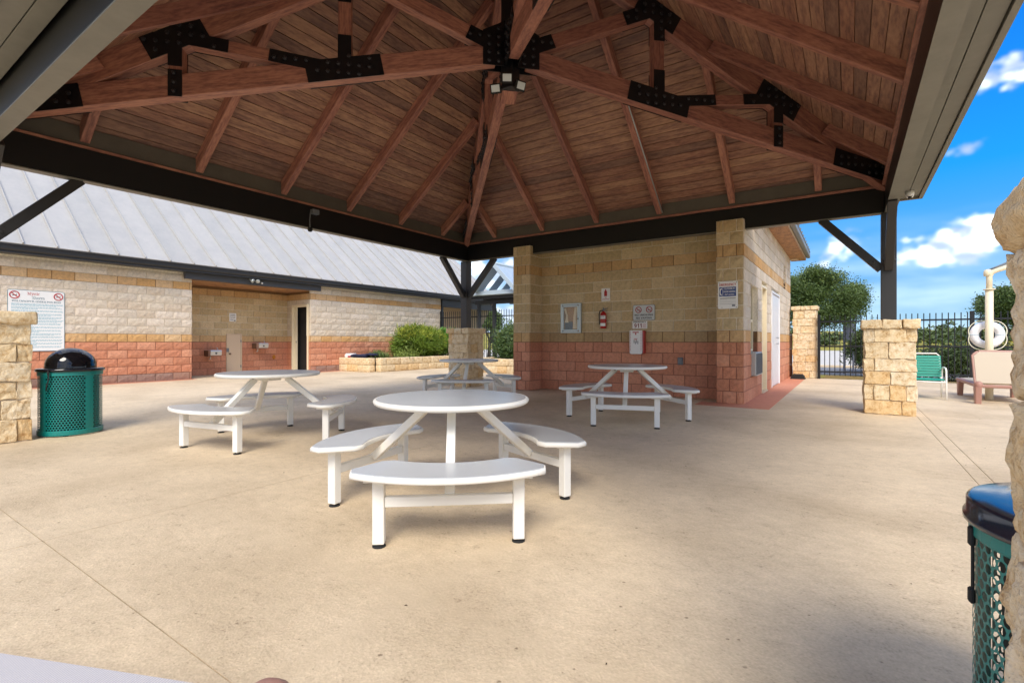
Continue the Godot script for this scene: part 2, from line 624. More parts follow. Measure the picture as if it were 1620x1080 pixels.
func lathe(st: SurfaceTool, prof: Array, sides := 32, xf := Transform3D(), from := 0.0, to := TAU):
	# profile points (radius, height) from the bottom up along the outside
	for i in prof.size() - 1:
		var p: Vector2 = prof[i]
		var q: Vector2 = prof[i + 1]
		for k in sides:
			var a = from + (to - from) * k / sides
			var b = from + (to - from) * (k + 1) / sides
			var pa = xf * Vector3(cos(a) * p.x, p.y, -sin(a) * p.x)
			var pb = xf * Vector3(cos(b) * p.x, p.y, -sin(b) * p.x)
			var qa = xf * Vector3(cos(a) * q.x, q.y, -sin(a) * q.x)
			var qb = xf * Vector3(cos(b) * q.x, q.y, -sin(b) * q.x)
			if p.x < 0.00001:
				tri(st, pa, qb, qa)
			elif q.x < 0.00001:
				tri(st, pa, pb, qa)
			else:
				quad(st, pa, pb, qb, qa)


func ccw(poly: PackedVector2Array) -> PackedVector2Array:
	var a := 0.0
	for i in poly.size():
		a += poly[i].cross(poly[(i + 1) % poly.size()])
	if a < 0.0:
		poly.reverse()
	return poly


func inset(poly: PackedVector2Array, d: float) -> PackedVector2Array:
	var out := PackedVector2Array()
	var n = poly.size()
	for i in n:
		var t = (poly[(i + 1) % n] - poly[(i - 1 + n) % n]).normalized()
		out.append(poly[i] + Vector2(-t.y, t.x) * d)
	return out


func prism(st: SurfaceTool, poly_in: PackedVector2Array, steps: Array, xf := Transform3D()):
	# steps: [inset, z] from back to front
	var poly = ccw(poly_in)
	var loops := []
	for s in steps:
		var l = inset(poly, s[0]) if s[0] != 0.0 else poly
		var ring := []
		for p in l:
			ring.append(xf * Vector3(p.x, p.y, s[1]))
		loops.append(ring)
	var n = poly.size()
	for k in loops.size() - 1:
		for i in n:
			var j = (i + 1) % n
			quad(st, loops[k][i], loops[k][j], loops[k + 1][j], loops[k + 1][i])
	var t = Geometry2D.triangulate_polygon(poly)
	for i in range(0, t.size(), 3):
		var a = poly[t[i]]
		var b = poly[t[i + 1]]
		var c = poly[t[i + 2]]
		var f = (b - a).cross(c - a) > 0.0
		var ia = t[i]
		var ib = t[i + 1] if f else t[i + 2]
		var ic = t[i + 2] if f else t[i + 1]
		var e = loops[loops.size() - 1]
		tri(st, e[ia], e[ib], e[ic])
		tri(st, loops[0][ia], loops[0][ic], loops[0][ib])


func rough_box(size: Vector3, seed: int, amp: float, r: float, cells: Vector3i, freq := 9.0, chisel := 0.0, smooth := true) -> Mesh:
	var st = S(smooth)
	var h = size * 0.5
	var off = Vector3(seed * 3.17, seed * 1.31, seed * 2.77)
	var shape = func(p: Vector3) -> Vector3:
		var core = p.clamp(-h + Vector3.ONE * r, h - Vector3.ONE * r)
		var d = p - core
		if d.length() > 0.00001:
			p = core + d.normalized() * r
		var q = p * freq + off
		var n = Vector3(nz.get_noise_3d(q.x, q.y, q.z), nz.get_noise_3d(q.x + 40.0, q.y, q.z), nz.get_noise_3d(q.x, q.y + 40.0, q.z))
		if chisel > 0.0:
			var f = p * 26.0 + off
			n += Vector3(nz.get_noise_3d(f.x, f.y, f.z), nz.get_noise_3d(f.x + 9.0, f.y, f.z), nz.get_noise_3d(f.x, f.y + 9.0, f.z)) * chisel
		return p + n * amp
	for a in 3:
		var b = (a + 1) % 3
		var c = (a + 2) % 3
		var nb = cells[b]
		var nc = cells[c]
		for s in [-1.0, 1.0]:
			for i in nb:
				for j in nc:
					var q := []
					for k in [[0, 0], [1, 0], [1, 1], [0, 1]]:
						var v := Vector3.ZERO
						v[a] = s * h[a]
						v[b] = edge_grid(i + k[0], nb, h[b], r)
						v[c] = edge_grid(j + k[1], nc, h[c], r)
						q.append(shape.call(v))
					if s > 0:
						quad(st, q[0], q[1], q[2], q[3])
					else:
						quad(st, q[3], q[2], q[1], q[0])
	st.generate_normals()
	return st.commit()


func edge_grid(i: int, n: int, h: float, r: float) -> float:
	# grid lines with one row kept for the rounded edge
	if n < 3:
		return lerpf(-h, h, float(i) / n)
	if i == 0:
		return -h
	if i == n:
		return h
	return lerpf(-h + r * 0.9, h - r * 0.9, float(i - 1) / (n - 2))


# ---------------------------------------------------------------- masonry
func block_mesh(w: float, h: float, seed: int, amp: float, bulge: float, nx: int, ny: int) -> Mesh:
	var st = S()
	var pts := []
	for j in ny + 1:
		var row := []
		for i in nx + 1:
			var x = lerpf(-w / 2, w / 2, float(i) / nx)
			var y = lerpf(-h / 2, h / 2, float(j) / ny)
			var z := 0.0
			if i > 0 and i < nx and j > 0 and j < ny:
				z = bulge + nz.get_noise_3d(x * 9.0 + seed * 7.3, y * 11.0 + seed * 3.1, seed * 1.7) * amp
				x += nz.get_noise_3d(x * 20.0, y * 20.0, seed * 5.0) * 0.012
				y += nz.get_noise_3d(x * 20.0 + 9.0, y * 20.0, seed * 5.0) * 0.012
			else:
				z = nz.get_noise_3d(x * 14.0 + seed * 2.3, y * 14.0, 3.0) * amp * 0.35
			row.append(Vector3(x, y, z))
		pts.append(row)
	for j in ny:
		for i in nx:
			quad(st, pts[j][i], pts[j][i + 1], pts[j + 1][i + 1], pts[j + 1][i])
	var back = Vector3(0, 0, -0.03)
	for i in nx:
		quad(st, pts[0][i] + back, pts[0][i + 1] + back, pts[0][i + 1], pts[0][i])
		quad(st, pts[ny][i + 1] + back, pts[ny][i] + back, pts[ny][i], pts[ny][i + 1])
	for j in ny:
		quad(st, pts[j + 1][0] + back, pts[j][0] + back, pts[j][0], pts[j + 1][0])
		quad(st, pts[j][nx] + back, pts[j + 1][nx] + back, pts[j + 1][nx], pts[j][nx])
	st.generate_normals()
	return st.commit()


func make_blocks():
	for i in 7:
		block_full.append(block_mesh(0.396, 0.1905, i + 1, 0.013, 0.009, 6, 3))
		block_flat.append(block_mesh(0.396, 0.1905, i + 31, 0.005, 0.003, 4, 3))
	for i in 4:
		block_half.append(block_mesh(0.193, 0.1905, i + 60, 0.013, 0.009, 3, 3))
		block_flat_half.append(block_mesh(0.193, 0.1905, i + 80, 0.005, 0.003, 3, 3))


# collects the blocks of one face: frame x along the wall, y up, z outward
func wall_blocks(list: Array, wall_part: String, frame: Transform3D, length: float, courses: Array, openings: Array, rough: bool, first_half := false, unit := 0.4064):
	for i in courses.size():
		var y = (i + 0.5) * BH
		var x = -unit * 0.5 if (i % 2 == 1) != first_half else 0.0
		while x < length - 0.02:
			var spans := [[maxf(x, 0.0), minf(x + unit, length)]]
			for o in openings:
				if y > o.position.y and y < o.end.y:
					var next := []
					for s in spans:
						if o.end.x <= s[0] or o.position.x >= s[1]:
							next.append(s)
							continue
						if o.position.x > s[0]:
							next.append([s[0], o.position.x])
						if o.end.x < s[1]:
							next.append([o.end.x, s[1]])
					spans = next
			for s in spans:
				var w = s[1] - s[0]
				if w < 0.05:
					continue
				var small = w < 0.3
				var set_of = (block_half if small else block_full) if rough else (block_flat_half if small else block_flat)
				var mesh = set_of[rng.randi() % set_of.size()]
				var wide = 0.2032 if small else 0.4064
				var b = Basis().scaled(Vector3((w - 0.013) / (wide - 0.0104), 1, 1))
				if rng.randf() < 0.5 and rough:
					b = Basis(Vector3.BACK, PI) * b
				var xf = frame * Transform3D(b, Vector3((s[0] + s[1]) / 2, y, 0.004 + rng.randf() * 0.004))
				list.append({"xf": xf, "mesh": mesh, "mat": M[courses[i]][rng.randi() % M[courses[i]].size()], "near": eye.distance_to(xf.origin), "part": wall_part})
			x += unit


func lay_blocks(building: Node3D, list: Array, walls: Dictionary, most := 285):
	list.sort_custom(func(a, b): return a.near < b.near)
	var rest := {}
	for i in list.size():
		var e = list[i]
		if i < most:
			put("block", e.mesh, e.mat, walls[e.part], e.xf)
		else:
			if not rest.has(e.mat):
				rest[e.mat] = SurfaceTool.new()
				rest[e.mat].begin(Mesh.PRIMITIVE_TRIANGLES)
			rest[e.mat].append_from(e.mesh, 0, e.xf)
	if rest.size():
		var mesh: ArrayMesh = null
		var mats := []
		for m in rest:
			mesh = rest[m].commit(mesh) if mesh else rest[m].commit()
			mats.append(m)
		var o := MeshInstance3D.new()
		o.name = "wall_blocks"
		o.mesh = mesh
		for i in mats.size():
			mesh.surface_set_material(i, mats[i])
		building.add_child(o, true)
		stuff(o)


# the mortar bed behind the blocks, one strip a course, open where the wall is open
func mortar_bed(called: String, parent: Node, frame: Transform3D, length: float, courses: Array, openings: Array, thick := 0.22, back_end := 0.0) -> Dictionary:
	var sts := {}
	for i in courses.size():
		var y = (i + 0.5) * BH
		var spans := [[0.0, length]]
		for o in openings:
			if y > o.position.y and y < o.end.y:
				var next := []
				for s in spans:
					if o.end.x <= s[0] or o.position.x >= s[1]:
						next.append(s)
						continue
					if o.position.x > s[0] + 0.001:
						next.append([s[0], o.position.x])
					if o.end.x < s[1] - 0.001:
						next.append([o.end.x, s[1]])
				spans = next
		var c = courses[i]
		var mk = "mortar_red" if c in ["red", "clay"] else ("mortar_dark" if c in ["orange", "ochre", "brown", "umber"] else "mortar_pale")
		if not sts.has(mk):
			sts[mk] = S()
		for s in spans:
			bx(sts[mk], frame * Transform3D(Basis(), Vector3((s[0] + s[1]) / 2, y, -thick / 2 - 0.006)), Vector3(s[1] - s[0], BH, thick))
	var first: MeshInstance3D = null
	for k in sts:
		var o = obj(called if first == null else "mortar", sts[k], M[k], parent if first == null else first)
		if first == null:
			first = o
	return {"wall": first}


func text_on(parent: Node, words: String, xf: Transform3D, high: float, wide: float, mat: Material, bold := false, serif := false, called := "lettering") -> MeshInstance3D:
	var f := SystemFont.new()
	f.font_names = PackedStringArray(["Droid Serif" if serif else "Droid Sans"])
	f.font_weight = 700 if bold else 400
	var t := TextMesh.new()
	t.font = f
	t.text = words
	t.font_size = 32
	t.pixel_size = 0.01
	t.depth = 0.01
	t.curve_step = 3.0
	var box_of = t.get_aabb()
	var o := MeshInstance3D.new()
	o.name = called
	o.mesh = t
	o.material_override = mat
	var sx = wide / maxf(box_of.size.x, 0.001)
	var sy = high / maxf(box_of.size.y, 0.001)
	var mid = box_of.position + box_of.size / 2
	o.transform = xf * Transform3D(Basis().scaled(Vector3(sx, sy, 0.15)), Vector3(-mid.x * sx, -mid.y * sy, 0.0))
	parent.add_child(o, true)
	return o


# ---------------------------------------------------------------- ground
func ground():
	var st = S()
	quad(st, Vector3(-900, -0.76, 900), Vector3(900, -0.76, 900), Vector3(900, -0.76, -900), Vector3(-900, -0.76, -900))
	structure(obj("ground", st, M.field))
	var deck = Node3D.new()
	deck.name = "concrete_deck"
	add_child(deck)
	structure(deck)
	box("deck_base", M.dark_joint, deck, Vector3(-20.6, -0.75, -16.3), Vector3(13.0, -0.045, 6.0))
	var xs = [-15.06, -11.4, -7.62, -3.45, 0.775, 0.88, 4.6, 8.6, 12.9]
	var zs = [6.0, 2.6, -0.77, -4.95, -9.05, -12.9, -16.28]
	for i in xs.size() - 1:
		for j in zs.size() - 1:
			var g = 0.0026
			box("slab", M.concrete, deck, Vector3(xs[i] + g, -0.075, zs[j + 1] + g), Vector3(xs[i + 1] - g, 0.0, zs[j] - g))
	var path = S()
	bx(path, at(-0.755 - 0.46, -0.02, -12.55), Vector3(0.43, 0.049, 8.3))
	bx(path, at(-1.545, -0.02, -8.635), Vector3(1.09, 0.0485, 0.47))
	structure(obj("red_concrete_strip", path, M.red_concrete))
	var edge = S()
	bx(edge, at(-14.79, -0.02, -2.7), Vector3(0.26, 0.048, 7.4))
	bx(edge, at(-14.79, -0.02, -10.7), Vector3(0.26, 0.0482, 1.3))
	structure(obj("red_concrete_strip", edge, M.red_concrete))
	var inner = S()
	bx(inner, at(-15.6, -0.03, -8.2), Vector3(1.36, 0.066, 3.6))
	structure(obj("alcove_floor", inner, M.concrete))
	# the bank beyond the pool fence, the street, the kerb and the pale lot
	var bank = S()
	var prof = [[-16.3, -0.02], [-17.3, -0.03], [-20.5, -0.6], [-31.0, -0.74]]
	for i in 3:
		var p = prof[i]
		var q = prof[i + 1]
		for k in 12:
			var x0 = -1.0 + k * 5.0
			quad(st_add(bank), Vector3(x0, p[1], p[0]), Vector3(x0 + 5.0, p[1], p[0]), Vector3(x0 + 5.0, q[1], q[0]), Vector3(x0, q[1], q[0]))
	structure(obj("grass_bank", bank, M.dry_grass))
	var walk = S()
	bx(walk, at(-10.5, -0.395, -26.3), Vector3(9.0, 0.76, 20.0))
	structure(obj("entrance_path", walk, M.concrete))
	var road = S()
	bx(road, at(20, -0.76, -36.0), Vector3(240, 0.03, 9.0))
	structure(obj("road", road, M.asphalt))
	var kerb = S()
	bx(kerb, at(20, -0.70, -41.2), Vector3(240, 0.15, 1.3), 0.02)
	structure(obj("kerb", kerb, M.concrete))
	var lot = S()
	bx(lot, at(-30, -0.77, -78.0), Vector3(70, 0.06, 72.0))
	structure(obj("pale_pavement", lot, M.pale_lot))
	var hill = S(true)
	var rings := []
	for r in [[130.0, -0.8], [190.0, 2.0], [270.0, 5.6], [360.0, 7.2], [520.0, -2.0]]:
		var ring := []
		for k in 41:
			var a = deg_to_rad(-55.0 + k * 3.5)
			var y = r[1] * (1.0 + 0.35 * nz.get_noise_2d(k * 0.21, r[0] * 0.01)) if r[1] > 0 else r[1]
			ring.append(Vector3(sin(a) * r[0], y, -cos(a) * r[0]))
		rings.append(ring)
	for i in rings.size() - 1:
		for k in 40:
			quad(hill, rings[i][k], rings[i][k + 1], rings[i + 1][k + 1], rings[i + 1][k])
	structure(obj("hill", hill, M.field))


func st_add(st: SurfaceTool) -> SurfaceTool:
	return st


func repeat_of(list: Array) -> Array:
	var out := []
	for e in list:
		for i in e[1]:
			out.append(e[0])
	return out


func leaf_litter():
	var g := RandomNumberGenerator.new()
	g.seed = 31
	var st = S()
	for i in 150:
		var c: Vector3
		if i < 70:
			c = Vector3(-4.6 + g.randf() * 2.4, 0.003, -9.25 + absf(g.randfn()) * 0.35)
		else:
			c = Vector3(-7.0 + g.randf() * 9.0, 0.003, -9.0 + g.randf() * 8.2)
		var a = g.randf() * TAU
		var l = (0.008 + 0.022 * g.randf()) if i > 25 else 0.05 + 0.05 * g.randf()
		if i >= 70:
			l = 0.004 + 0.007 * g.randf()
		var w = l * 0.3 if i > 25 else 0.004
		var d = Vector3(cos(a), 0.05, sin(a)) * l
		var s = Vector3(-sin(a), 0.1, cos(a)) * w
		quad(st, c - d, c + s, c + d, c - s + Vector3(0, 0.003, 0))
	var o = obj("leaf_litter", st, flat(Color(0.25, 0.18, 0.12), 0.9))
	tag(o, "dry leaves and twigs scattered on the concrete by the block wall", "leaf litter")
	stuff(o)


# ---------------------------------------------------------------- the bath house on the left
func left_building():
	var b = thing("bath_house", "long stone block bath house with pale standing seam roof and drinking fountain alcove", "building")
	var X = -14.92
	var facing = Basis(Vector3.UP, PI / 2)
	var c1 = repeat_of([["brown", 1], ["red", 4], ["orange", 1], ["cream", 6], ["orange", 1], ["cream", 1]])
	var c2 = repeat_of([["clay", 5], ["ochre", 1], ["tan", 6], ["ochre", 1]])
	var c3 = repeat_of([["red", 5], ["orange", 1], ["cream", 6], ["ochre", 1]])
	var list := []
	var walls := {}
	var fa = Transform3D(facing, Vector3(X, 0, 1.6))
	walls.front = mortar_bed("wall", b, fa, 7.98, c1, []).wall
	wall_blocks(list, "front", fa, 7.98, c1, [], true, true)
	var fb = Transform3D(facing, Vector3(X, 0, -10.01))
	walls.far = mortar_bed("wall", b, fb, 6.42, c1, []).wall
	wall_blocks(list, "far", fb, 6.42, c1, [], true, true)
	var fc = Transform3D(facing, Vector3(-16.25, 0, -6.15))
	walls.back = mortar_bed("alcove_wall", b, fc, 3.87, c2, []).wall
	wall_blocks(list, "back", fc, 3.87, c2, [], false)
	var fd = Transform3D(Basis(), Vector3(-16.25, 0, -10.0))
	var door_hole = [Rect2(0.30, -0.1, 0.94, 2.4)]
	walls.side = mortar_bed("alcove_wall", b, fd, 1.105, c3, door_hole, 0.16).wall
	wall_blocks(list, "side", fd, 1.33, c3, door_hole, false)
	lay_blocks(b, list, walls)
	box("alcove_cheek", M.mortar_pale, b, Vector3(-16.25, 0, -6.37), Vector3(-15.15, 2.75, -6.15))
	# doorway in the alcove: cream frame round a dark room
	var f = S()
	for q in [[0.30, 0.355, 0.0, 2.28], [1.185, 1.24, 0.0, 2.28]]:
		bx(f, at(-16.25 + (q[0] + q[1]) / 2, (q[2] + q[3]) / 2, -10.03), Vector3(q[1] - q[0], q[3], 0.13), 0.004)
	bx(f, at(-16.25 + 0.77, 2.24, -10.03), Vector3(0.83, 0.08, 0.128), 0.004)
	bx(f, at(-16.25 + 0.43, 1.1, -10.05), Vector3(0.15, 2.2, 0.05), 0.004)
	var df = obj("door_frame", f, M.cream_paint, b)
	box("latch", M.ink_black, df, Vector3(-15.77, 0.98, -10.025), Vector3(-15.752, 1.05, -10.018))
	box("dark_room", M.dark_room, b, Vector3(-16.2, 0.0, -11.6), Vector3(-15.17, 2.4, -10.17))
	# eave: header over the alcove, soffit, gutter and roof sheets
	box("frieze", M.mortar_pale, b, Vector3(-15.14, 2.8448, -6.37), Vector3(-14.93, 2.90, 1.6))
	box("frieze", M.mortar_pale, b, Vector3(-15.14, 2.8448, -16.43), Vector3(-14.93, 2.90, -10.33))
	box("alcove_frieze", M.mortar_dark, b, Vector3(-16.46, 2.6416, -10.15), Vector3(-16.256, 2.719, -6.2))
	box("alcove_frieze", M.mortar_dark, b, Vector3(-16.25, 2.6416, -10.16), Vector3(-14.98, 2.719, -10.008))
	box("header", M.slate, b, Vector3(-14.97, 2.73, -10.33), Vector3(-14.80, 2.905, -6.17), 0.004)
	var so = box("alcove_soffit", M.soffit_wood, b, Vector3(-16.3, 2.72, -10.2), Vector3(-14.975, 2.76, -6.1))
	for z in [-7.0, -8.3, -9.45]:
		var l = S()
		lathe(l, [Vector2(0, -0.012), Vector2(0.09, -0.010), Vector2(0.105, 0.0), Vector2(0, 0.001)], 20)
		obj("light_trim", l, M.sign_white, so, at(-15.2, 2.722, z))
	box("soffit", M.gutter, b, Vector3(-14.93, 2.90, -20.2), Vector3(-14.6, 2.925, 2.4))
	var g = S()
	var gp = PackedVector2Array([Vector2(0, 0), Vector2(0.10, 0.0), Vector2(0.135, 0.05), Vector2(0.14, 0.12), Vector2(0.155, 0.13), Vector2(0.155, 0.155), Vector2(0.0, 0.155)])
	prism(g, gp, [[0.0, -20.2], [0.0, 2.4]], at(-14.72, 2.93, 0))
	obj("gutter", g, M.gutter, b)
	box("fascia", M.gutter, b, Vector3(-14.80, 2.925, -20.2), Vector3(-14.722, 3.08, 2.4))
	var slope = 0.8
	var run = 5.2
	var tilt = atan(slope)
	var rl = run / cos(tilt)
	var sheet = S()
	bx(sheet, at(0, -0.01, 0), Vector3(0.553, 0.02, rl), 0.0)
	bx(sheet, at(0.274, 0.020, 0), Vector3(0.024, 0.046, rl + 0.006), 0.004)
	sheet.generate_normals()
	var sm = sheet.commit()
	var up = Vector3(-cos(tilt), sin(tilt), 0)
	var basis = Basis(Vector3(0, 0, 1), Vector3(sin(tilt), cos(tilt), 0), -up)
	for i in 41:
		var z = -20.2 + 0.2785 + i * 0.557
		put("roof_panel", sm, M.roof_tones[i * 7 % 3], b, Transform3D(basis, Vector3(-14.56, 3.105, z) + up * rl / 2))
	var rk = S()
	bar_in(rk, Vector3(-14.56, 3.03, -20.22), Vector3(-14.56 - run, 3.03 + run * slope, -20.22), 0.16, 0.04)
	obj("rake_trim", rk, M.canopy_metal, b)
	var back = S()
	var ridge_y = 3.105 + run * slope
	quad(back, Vector3(-19.7, ridge_y, 2.4), Vector3(-19.7, ridge_y, -20.2), Vector3(-24.5, 3.1, -20.2), Vector3(-24.5, 3.1, 2.4))
	obj("roof_back", back, M.roof_metal, b)
	var gable = S()
	for z in [-20.1]:
		face(gable, [Vector3(-14.7, 3.0, z), Vector3(-19.6, 6.9, z), Vector3(-24.3, 3.1, z), Vector3(-24.3, 0, z), Vector3(-16.6, 0, z)], Vector3(-19, 2, -9))
	obj("gable_wall", gable, M.mortar_pale, b)
	# beyond the fence the wall steps back under a dark beam
	box("porch_beam", M.gutter, b, Vector3(-15.02, 2.56, -20.2), Vector3(-14.84, 2.90, -16.44))
	box("porch_wall", M.beige, b, Vector3(-16.8, 0, -20.1), Vector3(-16.5, 2.9, -16.44))
	box("porch_post", M.gutter, b, Vector3(-15.0, 0, -16.56), Vector3(-14.88, 2.56, -16.45))


# ---------------------------------------------------------------- the equipment building on the right
func right_building():
	var b = thing("equipment_building", "stone block building with red base, window, doors and small eave behind the pavilion", "building")
	var facing = Basis(Vector3.UP, PI / 2)
	var list := []
	var walls := {}
	var cf = repeat_of([["clay", 5], ["umber", 1], ["tan", 6], ["ochre", 1], ["tan", 4]])
	var cp = repeat_of([["clay", 5], ["ochre", 1], ["tan", 6], ["ochre", 1], ["tan", 2]])
	var cs = repeat_of([["red", 5], ["orange", 1], ["cream", 6], ["orange", 1], ["cream", 4]])
	var ff = Transform3D(Basis(), Vector3(-5.55, 0, -9.36))
	walls.front = mortar_bed("wall", b, ff, 3.70, cf, []).wall
	wall_blocks(list, "front", ff, 3.70, cf, [], false)
	var pf = Transform3D(Basis(), Vector3(-5.97, 0, -8.87))
	walls.pil = mortar_bed("pilaster", b, pf, 0.42, cp, [], 0.60).wall
	wall_blocks(list, "pil", pf, 0.42, cp, [], false, true, 0.21)
	var ps = Transform3D(facing, Vector3(-5.55, 0, -8.87))
	walls.pils = walls.pil
	wall_blocks(list, "pils", ps, 0.485, cp, [], false)
	var qf = Transform3D(Basis(), Vector3(-1.85, 0, -8.87))
	var cq = repeat_of([["red", 5], ["ochre", 1], ["tan", 6], ["ochre", 1], ["tan", 2]])
	walls.pir = mortar_bed("pilaster", b, qf, 0.41, cq, [], 0.60).wall
	wall_blocks(list, "pir", qf, 0.42, cq, [], true, true, 0.21)
	var sf = Transform3D(facing, Vector3(-1.43, 0, -8.87))
	# openings along the side wall (x measured from the front corner)
	var holes = [Rect2(0.70, 0.84, 0.80, 1.29), Rect2(2.03, -0.1, 0.73, 2.27), Rect2(3.50, -0.1, 1.46, 2.27), Rect2(6.0, 2.46, 0.5, 0.58), Rect2(-0.1, 15 * BH, 0.6, 5 * BH)]
	walls.side = mortar_bed("wall", b, sf, 7.83, cs, holes, 0.14).wall
	wall_blocks(list, "side", sf, 7.83, cs, holes, false)
	lay_blocks(b, list, walls)
	var core = S()
	bx(core, at(-3.78, 1.7, -13.2), Vector3(4.2, 3.4, 6.9))
	obj("wall_core", core, M.dark_room, b)
	box("side_wall", M.mortar_pale, b, Vector3(-6.0, 0, -16.7), Vector3(-5.9, 3.4, -9.4))
	box("end_wall", M.mortar_pale, b, Vector3(-5.9, 0, -16.72), Vector3(-1.45, 3.45, -16.66))
	# window, its frame and the split panes
	var w = part("window", b)
	box("pane", M.window_dark, w, Vector3(-1.56, 1.42, -10.36), Vector3(-1.545, 2.12, -9.58))
	box("pane", M.blind, w, Vector3(-1.56, 0.86, -10.36), Vector3(-1.546, 1.40, -9.58))
	var fr = S()
	for q in [[0.85, 0.89], [1.39, 1.44], [2.08, 2.13]]:
		bx(fr, at(-1.53, (q[0] + q[1]) / 2, -9.97), Vector3(0.05, q[1] - q[0], 0.70), 0.003)
	for z in [-9.595, -10.345]:
		bx(fr, at(-1.53, 1.49, z), Vector3(0.052, 1.28, 0.05), 0.003)
	obj("frame", fr, M.cream_paint, w)
	# recessed doorway with a cream frame
	var d = part("door", b)
	box("door_leaf", M.beige, d, Vector3(-1.60, 0.01, -11.62), Vector3(-1.56, 2.12, -10.92))
	var f1 = S()
	for z in [-10.93, -11.60]:
		bx(f1, at(-1.49, 1.08, z), Vector3(0.14, 2.16, 0.05), 0.004)
	bx(f1, at(-1.49, 2.135, -11.265), Vector3(0.138, 0.05, 0.62), 0.004)
	obj("frame", f1, M.cream_paint, d)
	box("sill", M.concrete, d, Vector3(-1.57, -0.02, -11.6), Vector3(-1.40, 0.03, -10.93))
	# white double door
	var dd = part("double_door", b)
	box("door_leaf", M.door_white, dd, Vector3(-1.475, 0.02, -13.06), Vector3(-1.425, 2.1, -12.40), 0.004)
	box("door_leaf", M.door_white, dd, Vector3(-1.475, 0.02, -13.80), Vector3(-1.425, 2.1, -13.07), 0.004)
	var f2 = S()
	for z in [-12.385, -13.815]:
		bx(f2, at(-1.455, 1.08, z), Vector3(0.10, 2.16, 0.035), 0.003)
	bx(f2, at(-1.455, 2.135, -13.1), Vector3(0.10, 0.05, 1.395), 0.003)
	obj("frame", f2, M.door_white, dd)
	var kn = S()
	for q in [[1.12, 0.03], [0.98, 0.022]]:
		lathe(kn, [Vector2(0, 0.07), Vector2(q[1], 0.065), Vector2(q[1], 0.04), Vector2(0.012, 0.03), Vector2(0.012, 0)], 12, Transform3D(Basis(Vector3(0, 0, 1), -PI / 2), Vector3(-1.425, q[0], -13.14)))
	obj("handle", kn, M.steel, dd)
	# high louvre
	var lv = part("louvre", b)
	box("backing", M.brown_metal, lv, Vector3(-1.53, 2.46, -15.37), Vector3(-1.50, 3.04, -14.87))
	for i in 6:
		bar("slat", M.beige, lv, Vector3(-1.47, 2.52 + i * 0.094, -15.36), Vector3(-1.47, 2.52 + i * 0.094, -14.88), 0.012, 0.08, 0.0, Vector3(0.5, 1, 0))
	# roof: wood soffit, fascia, gutter and metal sheets
	box("soffit", M.soffit_wood, b, Vector3(-1.44, 3.44, -17.2), Vector3(-1.06, 3.47, -9.6))
	box("fascia", M.beige, b, Vector3(-1.10, 3.472, -17.2), Vector3(-1.055, 3.62, -9.6), 0.004)
	box("gutter", M.grey_metal, b, Vector3(-1.052, 3.50, -17.22), Vector3(-0.95, 3.64, -9.6), 0.02)
	var tilt = atan(0.5)
	var rl = 2.75 / cos(tilt)
	var sheet = S()
	bx(sheet, Transform3D(), Vector3(0.452, 0.02, rl))
	bx(sheet, at(0.22, 0.025, 0), Vector3(0.024, 0.05, rl))
	sheet.generate_normals()
	var sm = sheet.commit()
	for side in [1, -1]:
		var up = Vector3(-side * cos(tilt), sin(tilt), 0)
		var bs = Basis(Vector3(0, 0, side), Vector3(side * sin(tilt), cos(tilt), 0), -up)
		for i in 17:
			put("roof_panel", sm, M.grey_metal, b, Transform3D(bs, Vector3(-3.7 + side * 2.75, 3.66, -17.2 + 0.226 + i * 0.452) + up * rl / 2))
	var gb = S()
	for z in [-16.71]:
		face(gb, [Vector3(-6.2, 3.4, z), Vector3(-1.2, 3.4, z), Vector3(-3.7, 4.9, z)], Vector3(-3.7, 3.6, -13))
	obj("gable_wall", gb, M.mortar_pale, b)
	# air conditioner below the window
	var ac = thing("air_conditioner", "grey boxy air conditioner poking out of the wall below the window", "air conditioner", Vector3(-1.43, 0.42, -9.97))
	box("casing", M.aluminium, ac, Vector3(-0.1, 0, -0.36), Vector3(0.085, 0.42, 0.36), 0.01)
	for i in 12:
		box("fin", M.grey_metal, ac, Vector3(0.081, 0.03, -0.325 + i * 0.056), Vector3(0.098, 0.39, -0.305 + i * 0.056))
	box("back_grille", M.paper_grey, ac, Vector3(0.080, 0.025, -0.34), Vector3(0.088, 0.395, 0.34))
	var bait = thing("bait_box", "low black plastic bait box at the foot of the wall corner", "bait box", Vector3(-1.16, 0.005, -15.75))
	var bst = S()
	prism(bst, PackedVector2Array([Vector2(-0.16, 0), Vector2(0.16, 0), Vector2(0.16, 0.07), Vector2(0.11, 0.13), Vector2(-0.11, 0.13), Vector2(-0.16, 0.07)]), [[0.02, -0.12], [0.0, -0.10], [0.0, 0.10], [0.02, 0.12]])
	obj("lid", bst, M.rubber, bait)
	box("base", M.rubber, bait, Vector3(-0.18, 0, -0.14), Vector3(0.18, 0.03, 0.14), 0.008)
	var pipe = thing("conduit_pipe", "brown conduit pipe running up the far corner of the block building", "pipe", Vector3(-1.39, 0, -16.45))
	var ps2 = S(true)
	tube(ps2, [Vector3(0, 0.02, 0), Vector3(0, 1.25, 0)], 0.035, 10)
	obj("pipe", ps2, M.brown_metal, pipe)
	for y in [0.35, 0.8, 1.2]:
		box("clamp", M.grey_metal, pipe, Vector3(-0.04, y, -0.05), Vector3(0.03, y + 0.03, 0.05), 0.004)


# ---------------------------------------------------------------- the pavilion
func merged(polys: Array) -> PackedVector2Array:
	var a: PackedVector2Array = polys[0]
	for i in range(1, polys.size()):
		var r = Geometry2D.merge_polygons(a, polys[i])
		var best: PackedVector2Array = r[0]
		for q in r:
			if q.size() > best.size():
				best = q
		a = best
	return a


